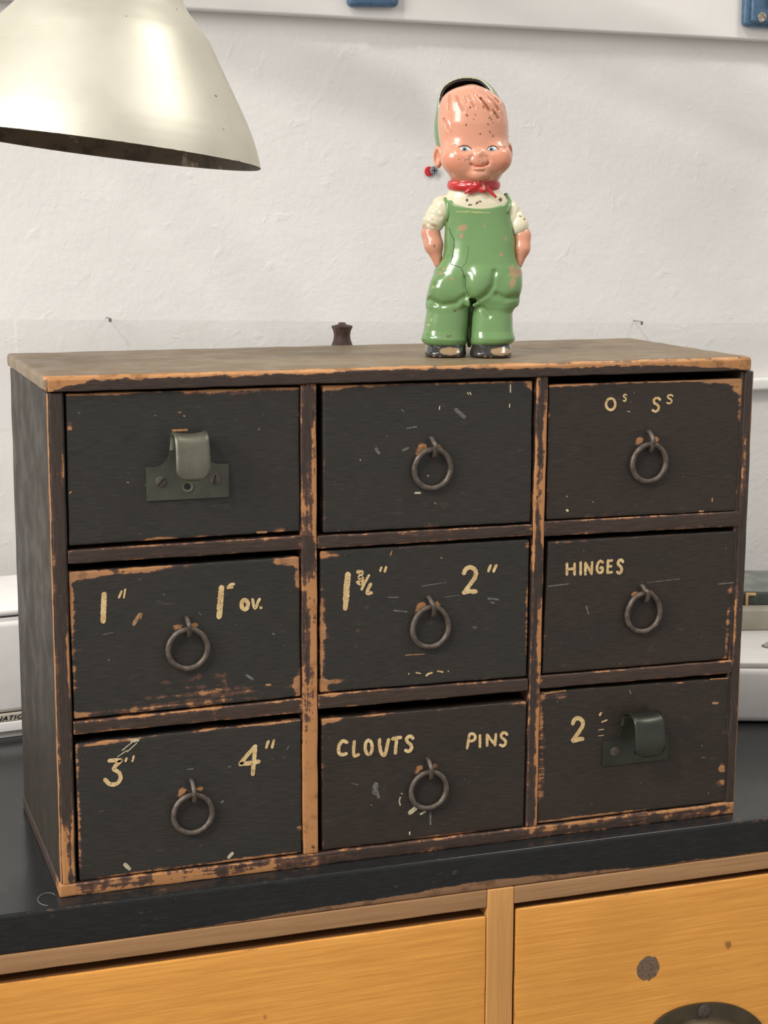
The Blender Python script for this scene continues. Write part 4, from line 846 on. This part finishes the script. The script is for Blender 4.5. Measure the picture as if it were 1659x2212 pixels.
# eyes: white ball, blue iris, black pupil, dark upper lid line
M_eyew = simple('painted_eye_white', lin(215, 225, 220), .25, var=.04); M_iris = simple('pale_blue_iris', lin(128, 150, 172), .25, var=.1); M_pupil = simple('dark_pupil', lin(30, 34, 50), .25)
for (ex, ez, rx, ix, lid, blackp) in ((-9.5, 452.5, 12.5, -12.0, [(612, 888), (640, 872), (668, 866), (705, 872), (738, 892), (752, 918)], False), (47.5, 452.5, 11.5, 46.0, [(912, 902), (930, 880), (962, 868), (1000, 873), (1022, 893), (1036, 908)], True)):
    ys = on_surface(bvh, ex, ez)
    V, F = rev_vf([(math.sin(t) , -math.cos(t)) for t in [math.pi * i / 14 for i in range(15)]], 24)
    def eb(V, c, r): return [((c[0] + x * r[0]) * FK, (c[1] + y * r[1]) * FK, (c[2] + z * r[2]) * FK) for x, y, z in V]
    e = mk('eye', eb(V, (ex, ys + 2.2, ez), (rx, 5.0, 5.6)), F, M_eyew, head)
    def disc(r, yo, cx, m, nm, par):
        Vd = []; Fd = []; n = 24
        for j, q in enumerate((0, .35, .7, 1)):
            for k in range(n):
                a = 2 * math.pi * k / n; X = cx + r * q * math.cos(a); Zz = ez + .3 + r * q * math.sin(a)
                u = max(0, 1 - ((X - ex) / rx) ** 2 - ((Zz - ez) / 5.6) ** 2); Y = ys + 2.2 - 5.0 * math.sqrt(u) - yo
                Vd.append((X * FK, Y * FK, Zz * FK))
        for j in range(3):
            for k in range(n): Fd.append([j * n + k, j * n + (k + 1) % n, (j + 1) * n + (k + 1) % n, (j + 1) * n + k])
        mk(nm, Vd, Fd, m, par)
    disc(5.0, .25, ix, M_iris, 'iris', e); disc(2.5, .5, ix + (-.6 if blackp else -.2), M_pupil, 'pupil', e)
    L = [cc(a, b) for a, b in lid]
    V, F = tube_vf([(x * FK, (on_surface(bvh, x, z) - .2) * FK, z * FK) for x, z in L], [.5 * FK, 1.0 * FK, 1.2 * FK, 1.2 * FK, 1.0 * FK, .5 * FK], 8)
    mk('lid_line', V, F, simple('brown_lid_paint', lin(96, 62, 52), .4), e)
# cap: green shell pushed to the back of the head with black lining
CC = (0, 30, 500); CR = (80, 74, 112)
def cap_cut(P): # opening faces forward, leaning back towards the right
    return (16 - .32 * np.maximum(0, 582 - P[2]) - .55 * np.maximum(0, P[0] - 22)) - P[1]
def cap_out(P): return smin(ell(P, CC, CR), ell(P, (-22, 22, 560), (50, 50, 48)), 12)
def cap_f(P):
    d = cap_out(P); d = np.maximum(d, -(d + 5.5)); d = smax(d, cap_cut(P), 3); return smax(d, 415 - P[2], 5)
def cap_c(V):
    P = (V[:, 0], V[:, 1], V[:, 2]); C = np.tile(GREEN * .85, (len(V), 1)); inner = cap_out(P) < -2.6; edge = cap_cut(P) > -3.2
    C[edge] = lin(172, 176, 146); blk = inner; C[blk] = BLACKC; return C
M_cap = paintmat('green_cap_enamel', .25)
grow('cap', cap_f, (-96, -70, 405), (86, 112, 622), 1.8, cap_c, M_cap)
def lining_f(P):
    d = np.maximum(cap_out(P) + 5.0, -(cap_out(P) + 8.5)); return smax(smax(d, cap_cut(P) + 1.2, 2), 420 - P[2], 4)
M_felt = paintmat('black_cap_lining', .4, coat=.2, bump=.5)
grow('cap_lining', lining_f, (-90, -66, 410), (80, 106, 616), 1.8, lambda V: np.tile(BLACKC, (len(V), 1)), M_felt)
# shirt with rolled sleeves
SHIRT_T = [(285, -48, 92, -40, 40), (305, -50, 90, -42, 42), (322, -53, 90, -45, 44), (338, -56, 88, -46, 44), (352, -54, 80, -45, 42), (362, -48, 71, -43, 40), (372, -42, 63, -40, 38), (380, -36, 56, -34, 34)]
def shirt_f(P):
    d = loft(P, SHIRT_T, 2.3, 6)
    l = cap(P, (-60, 2, 330), (-80, -2, 296), 25, 25); l = smax(l, -(((P[0] + 80) * .25 + (P[2] - 278) * .97)) * 1.0, 4)
    r = cap(P, (88, 4, 322), (107, 0, 290), 24, 25); r = smax(r, -((P[2] - 268) * .97 - (P[0] - 107) * .30), 4)
    d = smin(d, l, 7); d = smin(d, r, 7)
    for g in ([c2(255, 330), c2(330, 318), c2(420, 345)], [c2(215, 395), c2(300, 415), c2(380, 465)], [c2(1240, 340), c2(1190, 420), c2(1200, 480)], [c2(1290, 250), c2(1250, 300)], [c2(330, 200), c2(400, 280)]): d = groove(P, d, g, 2.6, 4.5, 30)
    return d
def shirt_c(V):
    C = np.tile(CREAM, (len(V), 1)); P = (V[:, 0], V[:, 1], V[:, 2])
    blobs(V, C, [c2(705, 165) + (3.2, 2.5), c2(740, 212) + (4.5, 1.8), c2(815, 195) + (3, 3.2), c2(845, 178) + (4, 1.8), c2(1062, 158) + (3.2, 5.5), c2(1205, 500) + (2.5, 7), c2(1190, 465) + (2, 3), c2(1280, 330) + (2.5, 2), c2(1325, 362) + (2, 2), c2(330, 362) + (1.6, 1.6)], CHIP * 1.2)
    blobs(V, C, [c2(240, 430) + (6, 5), c2(350, 430) + (8, 3)], np.array(lin(190, 165, 125)))
    return C
M_shirt = paintmat('cream_shirt_enamel', .25, tint=(.55, .42, .22))
shirt, _ = grow('shirt', shirt_f, (-114, -62, 255), (144, 58, 388), 1.8, shirt_c, M_shirt)
bvs = BVHTree.FromPolygons([tuple(v.co) for v in shirt.data.vertices], [tuple(p.vertices) for p in shirt.data.polygons])
# bare forearms going into the pockets
def arm_f(P):
    l = smin(cap(P, (-85, 0, 272), (-78, -8, 246), 22, 20), cap(P, (-78, -8, 246), (-68, -10, 206), 20, 9), 8)
    r = smin(cap(P, (118, 0, 268), (118, -4, 240), 20, 17), cap(P, (118, -4, 240), (111, -6, 204), 17, 8), 8)
    return np.minimum(smax(l, P[2] - 288, 4), smax(r, P[2] - 286, 4))
def armc(V):
    C = np.tile(FLESH, (len(V), 1)); blobs(V, C, [c2(360, 650) + (1.6, 4), c2(1265, 690) + (1.4, 1.4), c2(250, 450) + (4, 2)], CHIP * 1.6); return C
for sgn, nm in ((-1, 'forearm'), (1, 'forearm')):
    grow(nm, (lambda P, s=sgn: np.maximum(arm_f(P), -s * (P[0] - 20))), (-114 if sgn < 0 else 84, -40, 190), (-40 if sgn < 0 else 146, 34, 296), 1.7, armc, M_flesh)
# dungarees
TR_T = [(112, -92, 112, -48, 42), (126, -92, 113, -54, 44), (138, -90, 112, -56, 44), (160, -86, 119, -58, 44), (178, -80, 120, -60, 44), (196, -75, 117, -58, 44), (206, -68, 110, -56, 43), (222, -58, 105, -54, 42), (240, -55, 103, -52, 42), (260, -55, 103, -50, 42), (285, -54, 98, -49, 42), (308, -53, 94, -49, 43), (330, -56, 92, -50, 44), (345, -58, 88, -50, 44)]
LL_T = [(24, -92, -4, -44, 40), (32, -102, -3, -50, 44), (40, -105, -2, -52, 45), (58, -100, -1, -48, 42), (98, -94, 3, -46, 42), (126, -92, 6, -48, 42), (145, -88, 10, -48, 42)]
RL_T = [(27, 5, 94, -44, 40), (34, 4, 103, -50, 44), (42, 4, 106, -52, 45), (58, 5, 101, -48, 42), (98, 8, 99, -46, 42), (126, 9, 111, -48, 42), (145, 8, 112, -48, 42)]
def dung_f(P):
    d = loft(P, TR_T, 2.4, 6)
    # bib: front cut with a shallow curve, back cut lower, armholes
    bib = P[2] - (326 + .0034 * (P[0] - 22) ** 2 + 22 * np.clip((np.abs(P[0] - 22) - 58) / 10, 0, 1))
    d = smax(d, np.where(P[1] < 10, bib, P[2] - 318), 3)
    legs = np.minimum(np.minimum(loft(P, LL_T, 2.5, 4), loft(P, RL_T, 2.5, 4)), ell(P, (6, 24, 70), (12, 12, 60)))
    d = smin(d, legs, 9) 
    d = smin(d, ell(P, (22, -40, 163), (32, 30, 40)), 12)       # belly sag
    d = smin(d, ell(P, (-48, -30, 150), (38, 26, 36), -.15), 10)  # thigh bulges
    d = smin(d, ell(P, (86, -26, 158), (30, 26, 32), .2), 10)
    d = smax(d, -np.maximum(np.maximum(np.abs(P[0] - (5.5 + (P[2] - 80) * .035)) - 2.4, P[2] - 127), P[1] - 15), 3)
    for g, dep, w in (([c2(700, 980), c2(705, 1080), c2(740, 1180), c2(800, 1225)], 5, 6), ([c2(1010, 920), c2(990, 1060), c2(930, 1150), c2(830, 1222)], 4.5, 6), ([c2(320, 1230), c2(450, 1278), c2(600, 1255), c2(690, 1180)], 4.5, 6.5), ([c2(1040, 1160), c2(1130, 1205), c2(1240, 1190)], 4.5, 6), ([c2(820, 1250), c2(900, 1320), c2(955, 1390)], 4, 6), ([c2(700, 1200), c2(690, 1290)], 3, 5), ([c2(250, 1605), c2(420, 1650), c2(700, 1660)], -1.0, 4)):
        d = groove(P, d, g, dep, w)
    # pocket mouths where the forearms enter
    d = smax(d, -cap(P, (-84, -12, 240), (-66, -12, 206), 19, 11), 2.5); d = smax(d, -cap(P, (124, -8, 236), (111, -8, 204), 17, 10), 2.5)
    return d
def dung_c(V):
    C = np.tile(GREEN, (len(V), 1)); P = (V[:, 0], V[:, 1], V[:, 2])
    blobs(V, C, [c2(655, 455) + (10, 6), c2(650, 540) + (4, 7), c2(690, 450) + (5, 5), c2(1195, 900) + (6, 9), c2(1240, 930) + (11, 12), c2(1205, 1030) + (6, 14), c2(1080, 735) + (5, 3), c2(555, 990) + (4, 3), c2(430, 935) + (3, 5), c2(460, 890) + (4, 3), c2(1125, 565) + (2.5, 4.5), c2(900, 440) + (1.6, 5)], np.array(lin(168, 140, 104)))
    blobs(V, C, [c2(585, 1340) + (2.5, 3), c2(515, 1615) + (2, 3), c2(545, 1610) + (1.6, 2), c2(575, 785) + (1.6, 4), c2(820, 930) + (1.6, 1.8)], CHIP * 1.3)
    blobs(V, C, [c2(700, 285) + (22, 1.8), c2(860, 292) + (16, 1.4), c2(335, 1440) + (1.6, 5), c2(310, 1495) + (3.4, 1.8), c2(360, 1085) + (3, 1.6)], np.array(lin(176, 182, 120)))
    return C
M_green_p = paintmat('green_dungaree_enamel', .2, coat=.7, bump=.16, tint=(.12, .17, .06))
dung, _ = grow('dungarees', dung_f, (-116, -82, 18), (130, 56, 358), 1.8, dung_c, M_green_p)
bvd = BVHTree.FromPolygons([tuple(v.co) for v in dung.data.vertices], [tuple(p.vertices) for p in dung.data.polygons])
# shoulder straps over the shirt
def strap(path, name='strap'):
    Q = []
    for (x, z) in path:
        y = min(on_surface(bvs, x, z), on_surface(bvd, x, z) or 99); Q.append((x, y + 2.6, z))
    Q.append((Q[-1][0] * .97 + .6, Q[-1][1] + 22, Q[-1][2] + 4)); Q.append((Q[-1][0], 14, Q[-1][2] + 1)); Q.append((Q[-1][0], 34, Q[-1][2] - 14)); Q.append((Q[-1][0], 46, Q[-1][2] - 44))
    V, F = tube_vf([tuple(c * FK for c in q) for q in Q], 5.2 * FK, 12); mk(name, V, F, M_green_p, fig, cols=np.tile(GREEN, (len(V), 1)))
strap([(-48, 300), (-45, 318), (-47, 334), (-53, 346)]); strap([(82, 318), (87, 330), (88, 342), (83, 352)])
# cracks over the dungarees
for pts, r in (([(520, 450), (530, 500), (575, 580), (568, 700), (535, 840), (600, 858), (655, 878), (700, 1000), (698, 1080), (720, 1130), (745, 1185)], .75), ([(728, 640), (725, 720), (700, 830), (655, 878)], .5)):
    Q = []
    for a, b in zip(pts[:-1], pts[1:]):
        for k in range(5):
            x, z = c2(a[0] + (b[0] - a[0]) * k / 5, a[1] + (b[1] - a[1]) * k / 5); x += random.uniform(-.5, .5); Q.append((x, on_surface(bvd, x, z) + .25, z))
    V, F = tube_vf([tuple(c * FK for c in q) for q in Q], r * FK, 6); mk('crack', V, F, M_black, dung)
# shoes
for sgn, (x0, x1, zt) in ((-1, (-96, -3, 34)), (1, (4, 98, 36))):
    T = [(1, x0 + 4, x1 - 2, -60, 42), (5, x0, x1, -63, 44), (12, x0, x1, -62, 44), (22, x0 + 3, x1 - 1, -52, 42), (30, x0 + 5, x1 - 3, -44, 40), (36, x0 + 8, x1 - 6, -38, 36)]
    toe = c2(540, 1770) if sgn < 0 else c2(1090, 1770)
    def sh(P, T=T): return smax(loft(P, T, 2.9, 4), 1 - P[2], 1)
    def shc(V, toe=toe, s=sgn):
        C = np.tile(BLACKC, (len(V), 1)); blobs(V, C, [toe + (25, 8)], np.array(lin(150, 125, 92)), .12); blobs(V, C, [(toe[0] - 35, 4, 3, 2), (toe[0] - 22, 3, 2, 2.5), (toe[0] + 18, 4, 2, 2)], np.array(lin(170, 130, 90))); return C
    grow('shoe', sh, (x0 - 6, -70, -3), (x1 + 6, 52, 42), 1.6, shc, paintmat('black_shoe_enamel', .2, coat=.8))
# neckerchief
def scarf_f(P):
    x, y, z = P[0] - 9, P[1] + 4, P[2] - 377; r = np.sqrt((x / 50) ** 2 + (y / 44) ** 2); q = (r - 1) * 46
    thick = 11 + 3 * np.clip(-y / 40, 0, 1); d = np.sqrt((q / .75) ** 2 + z ** 2) - thick
    d = smin(d, ell(P, (22, -54, 382), (9, 9, 11)), 3); d = smin(d, ell(P, (29, -54, 368), (9, 7, 9)), 3)
    d = smin(d, cap(P, (18, -54, 378), (-9, -52, 360), 6, 3), 3); d = smin(d, cap(P, (34, -52, 374), (57, -50, 352), 5.5, 3), 3)
    d = smin(d, cap(P, (16, -52, 368), (2, -50, 358), 4, 2), 3)
    return groove(P, d, [cc(560, 1240), cc(660, 1262), cc(770, 1250)], 2.2, 3)
def scarf_c(V):
    C = np.tile(REDC, (len(V), 1)); blobs(V, C, [cc(880, 1290) + (3.2, 6)], np.array(lin(205, 150, 130))); blobs(V, C, [cc(570, 1248) + (6, 1.8)], np.array(lin(210, 120, 110))); return C
grow('neckerchief', scarf_f, (-62, -72, 342), (82, 62, 402), 1.5, scarf_c, paintmat('red_scarf_enamel', .22, tint=(.3, .02, .02)))
